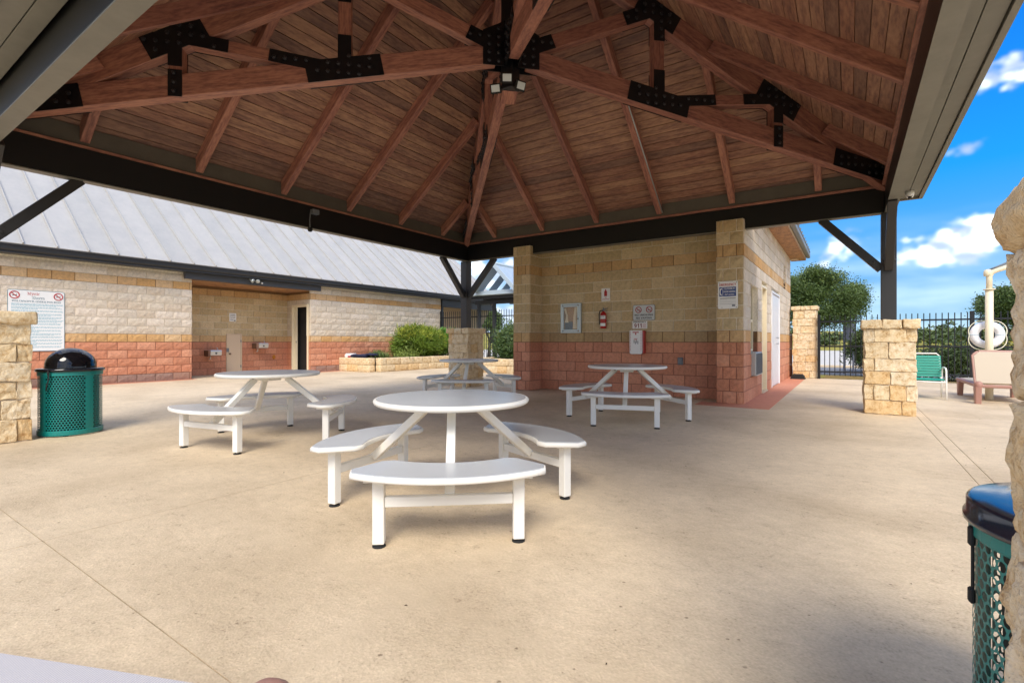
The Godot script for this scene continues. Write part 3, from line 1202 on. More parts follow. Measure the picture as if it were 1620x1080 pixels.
func strip2(a: Vector2, b: Vector2, half: float) -> PackedVector2Array:
	var t = (b - a).normalized()
	var n = Vector2(-t.y, t.x) * half
	return PackedVector2Array([a - n, b - n, b + n, a + n])


func pavilion():
	var p = thing("picnic_pavilion", "open square pavilion with dark steel frame and stained timber hip roof on stone piers", "pavilion")
	var x0 = CX - HF
	var x1 = CX + HF
	var z0 = CZ - HF
	var z1 = CZ + HF
	var tilt = atan(SLOPE)
	# steel: posts, ring beam with a painted bottom plate, knee braces
	for c in [[x0, z0], [x1, z0], [x0, z1], [x1, z1]]:
		box("post", M.bronze, p, Vector3(c[0] - 0.09, 1.2, c[1] - 0.09), Vector3(c[0] + 0.09, 2.888, c[1] + 0.09), 0.006)
	var hw = 0.06
	for s in [x0 + 0.03, x1 + 0.015]:
		var bm = box("beam", M.black_steel, p, Vector3(s - hw, 2.90, z0 - 0.085), Vector3(s + hw, 3.26, z1 + 0.085), 0.006)
		box("bottom_plate", M.olive, bm, Vector3(-hw - 0.004, -0.193, -HF - 0.085), Vector3(hw + 0.004, -0.181, HF + 0.085))
	for s in [z0, z1 + 0.045]:
		var bm = box("beam", M.black_steel, p, Vector3(x0 + 0.092, 2.902, s - hw), Vector3(x1 - 0.047, 3.258, s + hw), 0.006)
		box("bottom_plate", M.olive, bm, Vector3(-HF + 0.12, -0.193, -hw - 0.004), Vector3(HF - 0.08, -0.181, hw + 0.004))
	for c in [[x0, z0, 1, 1], [x1, z0, -1, 1], [x0, z1, 1, -1], [x1, z1, -1, -1]]:
		for k in 2:
			var dir = Vector3(c[2], 0, 0) if k == 0 else Vector3(0, 0, c[3])
			var a = Vector3(c[0], 2.13, c[1]) + dir * 0.085
			var e = Vector3(c[0], 2.90, c[1]) + dir * 0.83
			var br = bar("knee_brace", M.bronze, p, a - Vector3(0, 0.05, 0), e, 0.11, 0.105, 0.005)
			var bl = S()
			for q in [-0.055, 0.055]:
				bx(bl, at(-0.42, 0, q), Vector3(0.10, 0.10, 0.012), 0.003)
				lathe(bl, [Vector2(0, 0.03), Vector2(0.016, 0.026), Vector2(0.016, 0.0)], 6, Transform3D(Basis(Vector3.RIGHT, PI / 2 * signf(q)), Vector3(-0.42, 0, q)))
			obj("bolt_plate", bl, M.bronze, br)
	# timber: for each of the four slopes plate, blocking, boards, rafters, soffit, fascia
	var dirs = [Vector3(0, 0, 1), Vector3(0, 0, -1), Vector3(1, 0, 0), Vector3(-1, 0, 0)]
	var board_w = 0.143
	for k in 4:
		var inward: Vector3 = dirs[k]
		var e = inward.cross(Vector3.UP)
		var u = inward * cos(tilt) + Vector3.UP * sin(tilt)
		var mid = Vector3(CX, 0, CZ) - inward * HF
		var nrm = (-u).cross(e)
		var flatb = Basis(e, Vector3.UP, e.cross(Vector3.UP))
		var deck = part("roof_slope", p)
		# local z of flatb points outward
		var pl = S()
		bx(pl, Transform3D(), Vector3(2 * HF - 0.16, 0.035, 0.15), 0.004)
		obj("wall_plate", pl, M.rafter[k % 3], p, Transform3D(flatb, mid + Vector3(0, 3.279, 0) + inward * 0.008))
		var bk = S()
		bx(bk, Transform3D(), Vector3(2 * HF + 0.1, 0.22, 0.04))
		obj("blocking", bk, M.blocking, p, Transform3D(flatb, mid + Vector3(0, 3.405, 0) + inward * 0.03))
		# boards
		var out = 0.355
		var total = (HF + out) / cos(tilt)
		var n = int(total / board_w)
		var org = mid - inward * out + Vector3(0, 3.49 - out * SLOPE, 0)
		for i in n:
			var v0 = i * board_w
			var v1 = minf(v0 + board_w - 0.0095, total - 0.02)
			var h0 = HF + out - v0 * cos(tilt)
			var h1 = HF + out - v1 * cos(tilt)
			var st = S()
			var lo = [Vector3(-h0, 0, -v0), Vector3(h0, 0, -v0), Vector3(h1, 0, -v1), Vector3(-h1, 0, -v1)]
			var hi := []
			for q in lo:
				hi.append(q + Vector3(0, 0.03, 0))
			var m3 = Vector3(0, 0.015, -(v0 + v1) / 2)
			face(st, lo, m3)
			face(st, hi, m3)
			for q in 4:
				var r = (q + 1) % 4
				face(st, [lo[q], lo[r], hi[r], hi[q]], m3)
			var w = (rng.randf() - 0.5) * 0.004
			obj("roof_board", st, M.board[rng.randi() % 4], deck, Transform3D(Basis(e, nrm, -u), org + nrm * w))
		# rafters
		for t in [-3.08, -1.845, -0.615, 0.615, 1.845, 3.08]:
			var run = HF - absf(t) - 0.07
			var a = mid + e * t + Vector3(0, 3.3, 0) - inward * 0.02 - Vector3(0, 0.015, 0)
			var bpt = mid + e * t + inward * run + Vector3(0, 3.3 + run * SLOPE, 0)
			var half = nrm * 0.092
			bar("rafter", M.rafter[rng.randi() % 3], p, a + half, bpt + half, 0.18, 0.095, 0.006)
		# soffit boards, fascia, cover
		var sf = Transform3D(flatb, mid + Vector3(0, 3.165, 0))
		var s1 = S()
		bx(s1, at(0, 0, 0.085 + 0.095), Vector3(2 * (HF + 0.235), 0.02, 0.11), 0.003)
		obj("soffit_board", s1, M.olive, p, sf)
		var s2 = S()
		bx(s2, at(0, 0, 0.085 + 0.155 + 0.065), Vector3(2 * (HF + 0.37), 0.02, 0.128), 0.003)
		obj("soffit_board", s2, M.olive, p, sf)
		var s3 = S()
		bx(s3, at(0, 0.03, 0.398), Vector3(2 * (HF + 0.422), 0.13, 0.048), 0.003)
		bx(s3, at(0, 0.085, 0.425), Vector3(2 * (HF + 0.452), 0.04, 0.055), 0.004)
		obj("fascia", s3, M.olive, p, sf)
		var cv = S()
		var rim = mid - inward * (out + 0.05) + Vector3(0, 3.49 - (out + 0.05) * SLOPE + 0.05, 0)
		var tip = Vector3(CX, 3.49 + HF * SLOPE + 0.05, CZ)
		var hh = HF + out + 0.05
		face(cv, [rim - e * hh, rim + e * hh, tip], Vector3(CX, 3.3, CZ))
		var th = Vector3(0, 0.03, 0)
		face(cv, [rim - e * hh + th, rim + e * hh + th, tip + th], Vector3(CX, 3.3, CZ))
		face(cv, [rim - e * hh, rim + e * hh, rim + e * hh + th, rim - e * hh + th], Vector3(CX, 3.3, CZ))
		obj("roof_sheet", cv, M.bronze, p)
	# thin conduit along the side of one back rafter
	var cd = S(true)
	var cr = Vector3(CX + 0.615 + 0.058, 3.36, CZ - HF + 0.05)
	tube(cd, [cr, cr + Vector3(0, 1.9 * SLOPE, 1.9)], 0.011, 6)
	obj("conduit", cd, M.aluminium, p)
	# hip trusses on the diagonals
	var L = HF * sqrt(2.0)
	var chord_y = func(s): return 3.29 + 1.168 * s
	var hip_y = func(s): return 3.17 + 3.03 * s
	var quarter = 0
	for c in [[-1, -1], [1, -1], [-1, 1], [1, 1]]:
		var dir = Vector3(-c[0], 0, -c[1]).normalized()
		var frame = Transform3D(Basis(dir, Vector3.UP, dir.cross(Vector3.UP)), Vector3(CX + c[0] * HF, 0, CZ + c[1] * HF))
		var t = part("hip_truss", p, frame)
		var wd = 0.135
		var rm = M.rafter[quarter % 3]
		quarter += 1
		var P = func(s: float, y: float) -> Vector3: return Vector3(s * L, y, 0)
		# hip rafter and lower chord
		var hb = 0.16
		bar("hip_rafter", rm, t, P.call(-0.01, hip_y.call(-0.01) + hb), P.call(0.985, hip_y.call(0.985) + hb), 0.30, 0.13, 0.006)
		bar("lower_chord", rm, t, P.call(0.012, chord_y.call(0.012) + 0.12), P.call(0.962, chord_y.call(0.962) + 0.12), 0.237, wd, 0.006)
		# verticals and webs
		bar("vertical_post", rm, t, P.call(0.335, chord_y.call(0.335) + 0.18), P.call(0.335, hip_y.call(0.335) + 0.1), 0.135, wd - 0.006, 0.005, Vector3.RIGHT)
		bar("vertical_post", rm, t, P.call(0.65, chord_y.call(0.65) + 0.2), P.call(0.65, hip_y.call(0.65) + 0.1), 0.145, wd - 0.006, 0.005, Vector3.RIGHT)
		bar("web_strut", rm, t, P.call(0.35, 4.33), P.call(0.61, 4.17), 0.135, wd - 0.004, 0.005)
		bar("web_strut", rm, t, P.call(0.975, 4.60), P.call(0.665, 5.32), 0.17, wd - 0.004, 0.005)
		# black steel gusset plates, one to each side, with bolts
		var V = func(s: float, y: float) -> Vector2: return Vector2(s * L, y)
		var plates := []
		plates.append(merged([strip2(V.call(0.575, chord_y.call(0.575) + 0.12), V.call(0.725, chord_y.call(0.725) + 0.12), 0.122), strip2(V.call(0.65, chord_y.call(0.65) + 0.1), V.call(0.65, chord_y.call(0.65) + 0.50), 0.075), strip2(V.call(0.62, 4.16), V.call(0.505, 4.235), 0.069)]))
		plates.append(strip2(V.call(-0.015, chord_y.call(-0.015) + 0.12), V.call(0.175, chord_y.call(0.175) + 0.12), 0.121))
		plates.append(strip2(V.call(0.335, chord_y.call(0.335) + 0.002), V.call(0.335, chord_y.call(0.335) + 0.29), 0.069))
		plates.append(merged([strip2(V.call(0.282, hip_y.call(0.282) + 0.15), V.call(0.385, hip_y.call(0.385) + 0.15), 0.138), strip2(V.call(0.335, 4.30), V.call(0.335, chord_y.call(0.335) + 0.33), 0.069), strip2(V.call(0.32, 4.345), V.call(0.43, 4.28), 0.069)]))
		plates.append(merged([strip2(V.call(0.605, hip_y.call(0.605) + 0.15), V.call(0.70, hip_y.call(0.70) + 0.15), 0.138), strip2(V.call(0.65, 5.3), V.call(0.65, 4.93), 0.075), strip2(V.call(0.66, 5.33), V.call(0.735, 5.157), 0.087)]))
		plates.append(merged([PackedVector2Array([V.call(0.937, 4.385), V.call(0.99, 4.385), V.call(0.99, 4.95), V.call(0.937, 4.80)]), strip2(V.call(0.975, 4.60), V.call(0.905, 4.762), 0.087)]))
		for q in plates:
			var st = S()
			var bolts = S()
			for side in [-1, 1]:
				var zz = side * (wd / 2 + 0.005)
				prism(st, q, [[0.0, zz - 0.005], [0.0, zz + 0.005]])
				var box_r := Rect2(q[0], Vector2.ZERO)
				for v in q:
					box_r = box_r.expand(v)
				var yy = box_r.position.y + 0.055
				while yy < box_r.end.y:
					var xx = box_r.position.x + 0.06
					while xx < box_r.end.x:
						var v = Vector2(xx, yy)
						var inside = Geometry2D.is_point_in_polygon(v, q)
						for near in [Vector2(0.035, 0), Vector2(-0.035, 0), Vector2(0, 0.035), Vector2(0, -0.035)]:
							inside = inside and Geometry2D.is_point_in_polygon(v + near, q)
						if inside:
							lathe(bolts, [Vector2(0.024, 0.0), Vector2(0.021, 0.014), Vector2(0.010, 0.020), Vector2(0.0, 0.021)], 8, Transform3D(Basis(Vector3.RIGHT, PI / 2 * side), Vector3(xx, yy, zz + side * 0.005)))
						xx += 0.115
					yy += 0.098
			var gp = obj("gusset_plate", st, M.black_steel, t)
			obj("bolts", bolts, M.bolt, gp)
	box("king_post", M.black_steel, p, Vector3(CX - 0.085, 4.13, CZ - 0.085), Vector3(CX + 0.085, 6.3, CZ + 0.085), 0.006)
	# pocket block under the hub where the far chord comes in
	bar("hub_block", M.rafter[2], p, Vector3(CX - 0.02, 4.19, CZ - 0.02), Vector3(CX - 0.16, 4.12, CZ - 0.16), 0.14, 0.19, 0.005)
	# lamps and cameras that hang on the frame
	var lamp_at = [[Vector3(-0.15, 4.155, 0.10), 0.35, "black floodlight left of the hub under the pavilion roof"], [Vector3(0.06, 4.20, 0.16), 0.62, "black floodlight at the front of the hub under the pavilion roof"], [Vector3(0.16, 4.135, 0.02), 1.15, "black floodlight right of the hub tilted down beside a second small lens"]]
	for q in lamp_at:
		var f = thing("floodlight", q[2], "floodlight", Vector3(CX, 0, CZ) + q[0], q[1], "floodlights round the roof hub")
		var tl = Transform3D(Basis(Vector3.RIGHT, 0.45), Vector3.ZERO)
		var hs = S()
		bx(hs, tl, Vector3(0.135, 0.115, 0.035), 0.008)
		bar_in(hs, Vector3(0, 0, -0.02), Vector3(0, 0.07, -0.07), 0.02, 0.03)
		obj("housing", hs, M.rubber, f)
		var gs = S()
		bx(gs, tl * at(0, 0.004, 0.018), Vector3(0.105, 0.08, 0.006), 0.002)
		obj("lens", gs, M.lens, f)
	var hc = thing("hanging_camera", "small grey box on the left beam with a lens hanging from its cable", "camera", Vector3(CX - HF + 0.10, 3.0, -4.97))
	box("bracket", M.grey_metal, hc, Vector3(-0.02, 0.12, -0.06), Vector3(0.07, 0.20, 0.06), 0.008)
	var cb = S(true)
	tube(cb, [Vector3(0.05, 0.15, 0.05), Vector3(0.055, 0.13, 0.1), Vector3(0.05, 0.0, 0.11), Vector3(0.045, -0.14, 0.10)], 0.008, 6)
	obj("cable", cb, M.grey_metal, hc)
	var ln = S(true)
	lathe(ln, [Vector2(0, -0.19), Vector2(0.03, -0.18), Vector2(0.04, -0.15), Vector2(0.035, -0.12), Vector2(0, -0.115)], 12, at(0.045, 0, 0.10))
	obj("lens_head", ln, M.rubber, hc)
	var ec = thing("eave_camera", "round white camera under the far end of the right hand eave", "camera", Vector3(x1 + 0.24, 3.145, z0 + 0.02))
	var es = S(true)
	lathe(es, [Vector2(0, -0.085), Vector2(0.035, -0.075), Vector2(0.05, -0.045), Vector2(0.055, -0.02), Vector2(0.055, 0.01), Vector2(0, 0.012)], 16)
	obj("housing", es, M.sign_white, ec)
	var el = S(true)
	lathe(el, [Vector2(0, -0.05), Vector2(0.025, -0.045), Vector2(0.03, 0), Vector2(0, 0.001)], 12, Transform3D(Basis(Vector3.RIGHT, PI / 3), Vector3(0, -0.05, 0.03)))
	obj("lens", el, M.rubber, ec)


# ---------------------------------------------------------------- stone piers
func pier(called: String, label: String, c: Vector3, w: float, body: float, rows: int, cap: float, seed: int, fine: bool, over := 0.045) -> Node3D:
	var t = thing(called, label, "pier", c, 0.0, "rough limestone piers")
	var g := RandomNumberGenerator.new()
	g.seed = seed
	box("mortar_core", M.lime_mortar, t, Vector3(-w / 2 + 0.022, 0, -w / 2 + 0.022), Vector3(w / 2 - 0.022, body + 0.01, w / 2 - 0.022))
	var heights := []
	var sum := 0.0
	for i in rows:
		heights.append(0.8 + g.randf() * 0.4)
		sum += heights[i]
	var y := 0.0
	var dep = 0.12
	var cells = Vector3i(26, 18, 26) if fine else Vector3i(8, 5, 6)
	for i in rows:
		var h = heights[i] / sum * body
		for f in 4:
			var long = f % 2 == i % 2
			var len = w if long else w - 2 * dep + 0.02
			var fr = Transform3D(Basis(Vector3.UP, f * PI / 2), Vector3.ZERO)
			var cuts := [0.0, 1.0]
			var r = g.randf()
			if r < 0.42:
				cuts = [0.0, 0.25 + 0.5 * g.randf(), 1.0]
			elif r < 0.62 and long:
				var q = 0.2 + 0.2 * g.randf()
				cuts = [0.0, q, q + 0.14, 1.0]
			elif long:
				cuts = [0.0, 0.62 + 0.15 * g.randf(), 1.0] if g.randf() < 0.5 else [0.0, 0.25 + 0.1 * g.randf(), 1.0]
			for k in cuts.size() - 1:
				var a = (cuts[k] - 0.5) * len
				var b = (cuts[k + 1] - 0.5) * len
				var size = Vector3(b - a - 0.010, h - 0.010, dep)
				var proud = g.randf() * 0.012
				var mesh = rough_box(size, g.randi() % 500, 0.022 if fine else 0.015, 0.016 if fine else 0.006, cells, 6.0, 0.45 if fine else 0.55, fine)
				var tone = g.randf()
				var m = M.lime[0] if tone < 0.38 else (M.lime[1] if tone < 0.62 else (M.lime[3] if tone < 0.90 else M.lime[2]))
				if i == 0 and g.randf() < 0.6:
					m = M.lime[2] if g.randf() < 0.6 else M.lime[4]
				put("stone", mesh, m, t, fr * at((a + b) / 2, y + h / 2, w / 2 - dep / 2 + proud))
		y += h
	var cw = w + 2 * over
	var pieces = [[0.0, 0.36], [0.36, 0.7], [0.7, 1.0]] if not fine else [[0.0, 0.55], [0.55, 1.0]]
	for q in pieces:
		var a = (q[0] - 0.5) * cw
		var b = (q[1] - 0.5) * cw
		var size = Vector3(b - a - 0.008, cap, cw)
		var mesh = rough_box(size, g.randi() % 500, 0.016, 0.035 if fine else 0.015, Vector3i(26, 12, 26) if fine else Vector3i(7, 4, 9), 6.0, 0.5, fine)
		put("cap_stone", mesh, M.lime[[1, 0, 2][g.randi() % 3]], t, at((a + b) / 2, y + cap / 2, 0))
	return t


func piers():
	pier("stone_pier", "rough cream limestone pier under the steel post nearest the green strap chair", Vector3(0.475, 0, -9.035), 0.58, 1.21, 6, 0.125, 3, false)
	pier("stone_pier", "limestone pier under the back corner post behind the farthest picnic table", Vector3(CX - HF, 0, CZ - HF), 0.58, 1.21, 6, 0.125, 8, false)
	pier("stone_pier", "limestone pier cut by the left edge beside the domed teal trash can", Vector3(CX - HF + 0.07, 0, -1.20), 0.58, 1.21, 6, 0.125, 14, false)
	pier("stone_pier", "big pitted limestone pier close by at the right edge before the flat lidded can", Vector3(0.509, 0, -0.945), 0.56, 1.185, 5, 0.10, 23, true, 0.022)
	pier("gate_pier", "tall narrow limestone pier between the block building and the pool fence", Vector3(-1.04, 0, -16.58), 0.58, 1.92, 9, 0.11, 31, false)


# ---------------------------------------------------------------- fences and gate
func fence(label: String, called: String, group: String, x_from: float, x_to: float, z: float, rails: Array, top: float, low: float, step: float, posts: Array, turn_from := 0.0) -> Node3D:
	var f = thing(called, label, "fence", Vector3(x_from, 0, z), 0.0, group)
	var len = x_to - x_from
	for y in rails:
		box("rail", M.black_steel, f, Vector3(0, y - 0.02, -0.018), Vector3(len, y + 0.02, 0.018), 0.004)
	var st = S()
	bx(st, Transform3D(), Vector3(0.02, top - low, 0.02), 0.003)
	st.generate_normals()
	var pm = st.commit()
	var n = int(len / step)
	for i in n:
		put("picket", pm, M.black_steel, f, at((i + 0.5) * step, (top + low) / 2, 0.0012))
	for x in posts:
		box("post", M.black_steel, f, Vector3(x - x_from - 0.035, -0.1, -0.036), Vector3(x - x_from + 0.035, top + 0.03, 0.036), 0.005)
	return f


func fences():
	fence("black metal picket fence along the grass bank on the pool side", "picket_fence", "", -0.73, 6.2, -16.2, [1.57, 0.90, 0.20], 1.74, 0.10, 0.1175, [-0.69, 2.46, 4.9])
	fence("tall black picket fence from the bath house corner to the gate behind the big shrub", "entrance_fence", "", -14.86, -12.78, -16.36, [2.06, 1.38, 0.25], 2.32, 0.12, 0.115, [-14.84])
	fence("tall black picket fence from the gate post to the block building behind the round bush", "entrance_fence", "", -11.90, -6.02, -16.36, [2.06, 1.38, 0.25], 2.32, 0.12, 0.125, [-6.1])
	var g = thing("entrance_gate", "black picket gate between two heavy posts under the metal canopy", "gate", Vector3(-12.3, 0, -16.36))
	for x in [-0.42, 0.35]:
		box("post", M.gutter, g, Vector3(x - 0.06, 0, -0.06), Vector3(x + 0.06, 2.55, 0.06), 0.006)
	for y in [2.06, 1.38, 0.25]:
		box("rail", M.black_steel, g, Vector3(-0.35, y - 0.02, -0.016), Vector3(0.28, y + 0.02, 0.016), 0.004)
	for i in 5:
		box("picket", M.black_steel, g, Vector3(-0.28 + i * 0.11, 0.1, -0.009), Vector3(-0.262 + i * 0.11, 2.32, 0.011))
	box("latch", M.rubber, g, Vector3(0.19, 0.95, -0.05), Vector3(0.29, 1.25, 0.05), 0.01)


func canopy():
	var c = thing("entrance_canopy", "pale blue grey metal canopy with an open slatted gable over the entrance gate", "canopy")
	# corrugated skirt roof with purlins
	box("front_fascia", M.canopy_metal, c, Vector3(-12.95, 2.86, -15.72), Vector3(-6.3, 3.03, -15.66), 0.006)
	box("end_fascia", M.canopy_metal, c, Vector3(-12.99, 2.86, -19.9), Vector3(-12.955, 3.03, -15.70), 0.006)
	for i in 33:
		bar("skirt_panel", M.canopy_metal, c, Vector3(-12.85 + i * 0.2, 2.90, -15.75), Vector3(-12.85 + i * 0.2, 3.02, -19.9), 0.03, 0.17, 0.004)
	for z in [-15.95, -16.9, -17.9, -18.9]:
		box("purlin", M.gutter, c, Vector3(-12.9, 2.74, z - 0.05), Vector3(-6.3, 2.855, z + 0.05), 0.004)
	box("header", M.gutter, c, Vector3(-12.9, 2.55, -16.42), Vector3(-6.1, 2.72, -16.30), 0.004)
	# open gable: slats on the left slope, sheets on the right slope
	var ax = -11.30
	var ay = 3.98
	var hw = 1.02
	for i in 6:
		var z = -15.55 - i * 0.78
		bar("slat", M.canopy_metal, c, Vector3(ax - hw, ay - hw, z - 0.17), Vector3(ax, ay, z - 0.17), 0.03, 0.47, 0.004)
	for i in 9:
		var z = -15.4 - i * 0.5
		bar("roof_panel", M.canopy_metal, c, Vector3(ax + 0.02, ay + 0.01, z - 0.25), Vector3(ax + hw + 0.2, ay - hw - 0.16, z - 0.25), 0.03, 0.485, 0.004)
	bar("barge_board", M.canopy_metal, c, Vector3(ax - hw - 0.03, ay - hw - 0.03, -15.38), Vector3(ax, ay + 0.02, -15.38), 0.16, 0.03)
	bar("barge_board", M.canopy_metal, c, Vector3(ax + hw + 0.1, ay - hw - 0.1, -15.385), Vector3(ax, ay + 0.02, -15.385), 0.16, 0.03)
	var ridge = S(true)
	tube(ridge, [Vector3(ax, ay + 0.05, -15.3), Vector3(ax, ay + 0.05, -20.0)], 0.07, 8)
	obj("ridge_cap", ridge, M.canopy_metal, c)


# ---------------------------------------------------------------- planters and plants
func stone_edge(parent: Node, a: Vector3, b: Vector3, g: RandomNumberGenerator, high := 0.235):
	var dir = (b - a).normalized()
	var len = a.distance_to(b)
	var fr = Transform3D(Basis(dir, Vector3.UP, dir.cross(Vector3.UP)), a)
	for row in 2:
		var x := 0.0
		if row == 1:
			x = -0.2
		while x < len - 0.02:
			var w = 0.35 + 0.35 * g.randf()
			var s = maxf(x, 0.0)
			var e = minf(x + w, len)
			if len - e < 0.15:
				e = len
			var size = Vector3(e - s - 0.012, high - 0.008, 0.26)
			var tone = g.randf()
			put("stone", rough_box(size, g.randi() % 500, 0.014, 0.018, Vector3i(6, 3, 4), 7.0), M.lime[0] if tone < 0.3 else (M.lime[1] if tone < 0.65 else M.lime[2]), parent, fr * at((s + e) / 2, row * high + high / 2, 0.11))
			x = e


func sprays(called: String, parent: Node, centre: Vector3, size: Vector3, count: int, leaf: Mesh, colours: Array, seed: int, upward: float, lump := 7, low_cut := -0.6, outer := 0.35, clump := 1.0) -> MultiMeshInstance3D:
	var g := RandomNumberGenerator.new()
	g.seed = seed
	var lumps := []
	for i in lump:
		var d = Vector3(g.randfn(), g.randfn() * 0.8 + 0.15, g.randfn()).normalized()
		lumps.append([d * (0.45 + (0.25 if clump == 1.0 else 0.42) * g.randf()), (0.38 + 0.22 * g.randf()) * clump, g.randf()])
	if clump == 1.0:
		lumps.append([Vector3.ZERO, 0.7, 0.3])
	var mm := MultiMesh.new()
	mm.transform_format = MultiMesh.TRANSFORM_3D
	mm.use_colors = true
	mm.mesh = leaf
	mm.instance_count = count
	for i in count:
		var p := Vector3.ZERO
		var l
		for k in 20:
			l = lumps[g.randi() % lumps.size()]
			var d = Vector3(g.randfn(), g.randfn(), g.randfn()).normalized()
			p = l[0] + d * l[1] * pow(g.randf(), outer)
			if p.y > low_cut and p.length() < 1.12:
				break
		var outward = (p + Vector3(0, upward, 0) + Vector3(g.randfn(), g.randfn(), g.randfn()) * 0.45).normalized()
		var x = outward.cross(Vector3(g.randfn(), g.randfn(), g.randfn())).normalized()
		var b = Basis(x, outward, x.cross(outward)).scaled_local(Vector3.ONE * (0.7 + 0.6 * g.randf()))
		mm.set_instance_transform(i, Transform3D(b, centre + p * size))
		var c: Color = colours[0].lerp(colours[1], clampf(l[2] * 0.6 + g.randf() * 0.5, 0, 1))
		if colours.size() > 2 and p.y > 0.35 and g.randf() < 0.35:
			c = c.lerp(colours[2], 0.7)
		mm.set_instance_color(i, c * (0.8 + 0.4 * g.randf()))
	var o := MultiMeshInstance3D.new()
	o.name = called
	o.multimesh = mm
	o.material_override = M.leaf
	parent.add_child(o, true)
	stuff(o)
	return o


func spray_mesh(n: int, len: float, wide: float, spread: float, seed: int) -> Mesh:
	var g := RandomNumberGenerator.new()
	g.seed = seed
	var st = S()
	for i in n:
		var base = Vector3(g.randfn(), 0, g.randfn()) * spread * 0.25 + Vector3(0, g.randf() * len * 0.5, 0)
		var d = (Vector3(g.randfn() * spread, 1.0, g.randfn() * spread)).normalized()
		var s = d.cross(Vector3(g.randfn(), g.randfn(), g.randfn())).normalized() * wide
		var l = len * (0.6 + 0.5 * g.randf())
		var m = base + d * l * 0.5 + Vector3(g.randfn(), g.randfn(), g.randfn()) * len * 0.04
		tri(st, base, m + s, m - s)
		tri(st, m + s, base + d * l, m - s)
	st.generate_normals()
	return st.commit()


func stems(called: String, parent: Node, from: Vector3, ends: Array, r: float, mat: Material) -> MeshInstance3D:
	var st = S(true)
	for e in ends:
		var mid = from.lerp(e, 0.5) + Vector3(0, from.distance_to(e) * 0.08, 0)
		tube(st, [from, mid, e], [r, r * 0.7, r * 0.25], 6)
	return obj(called, st, mat, parent)


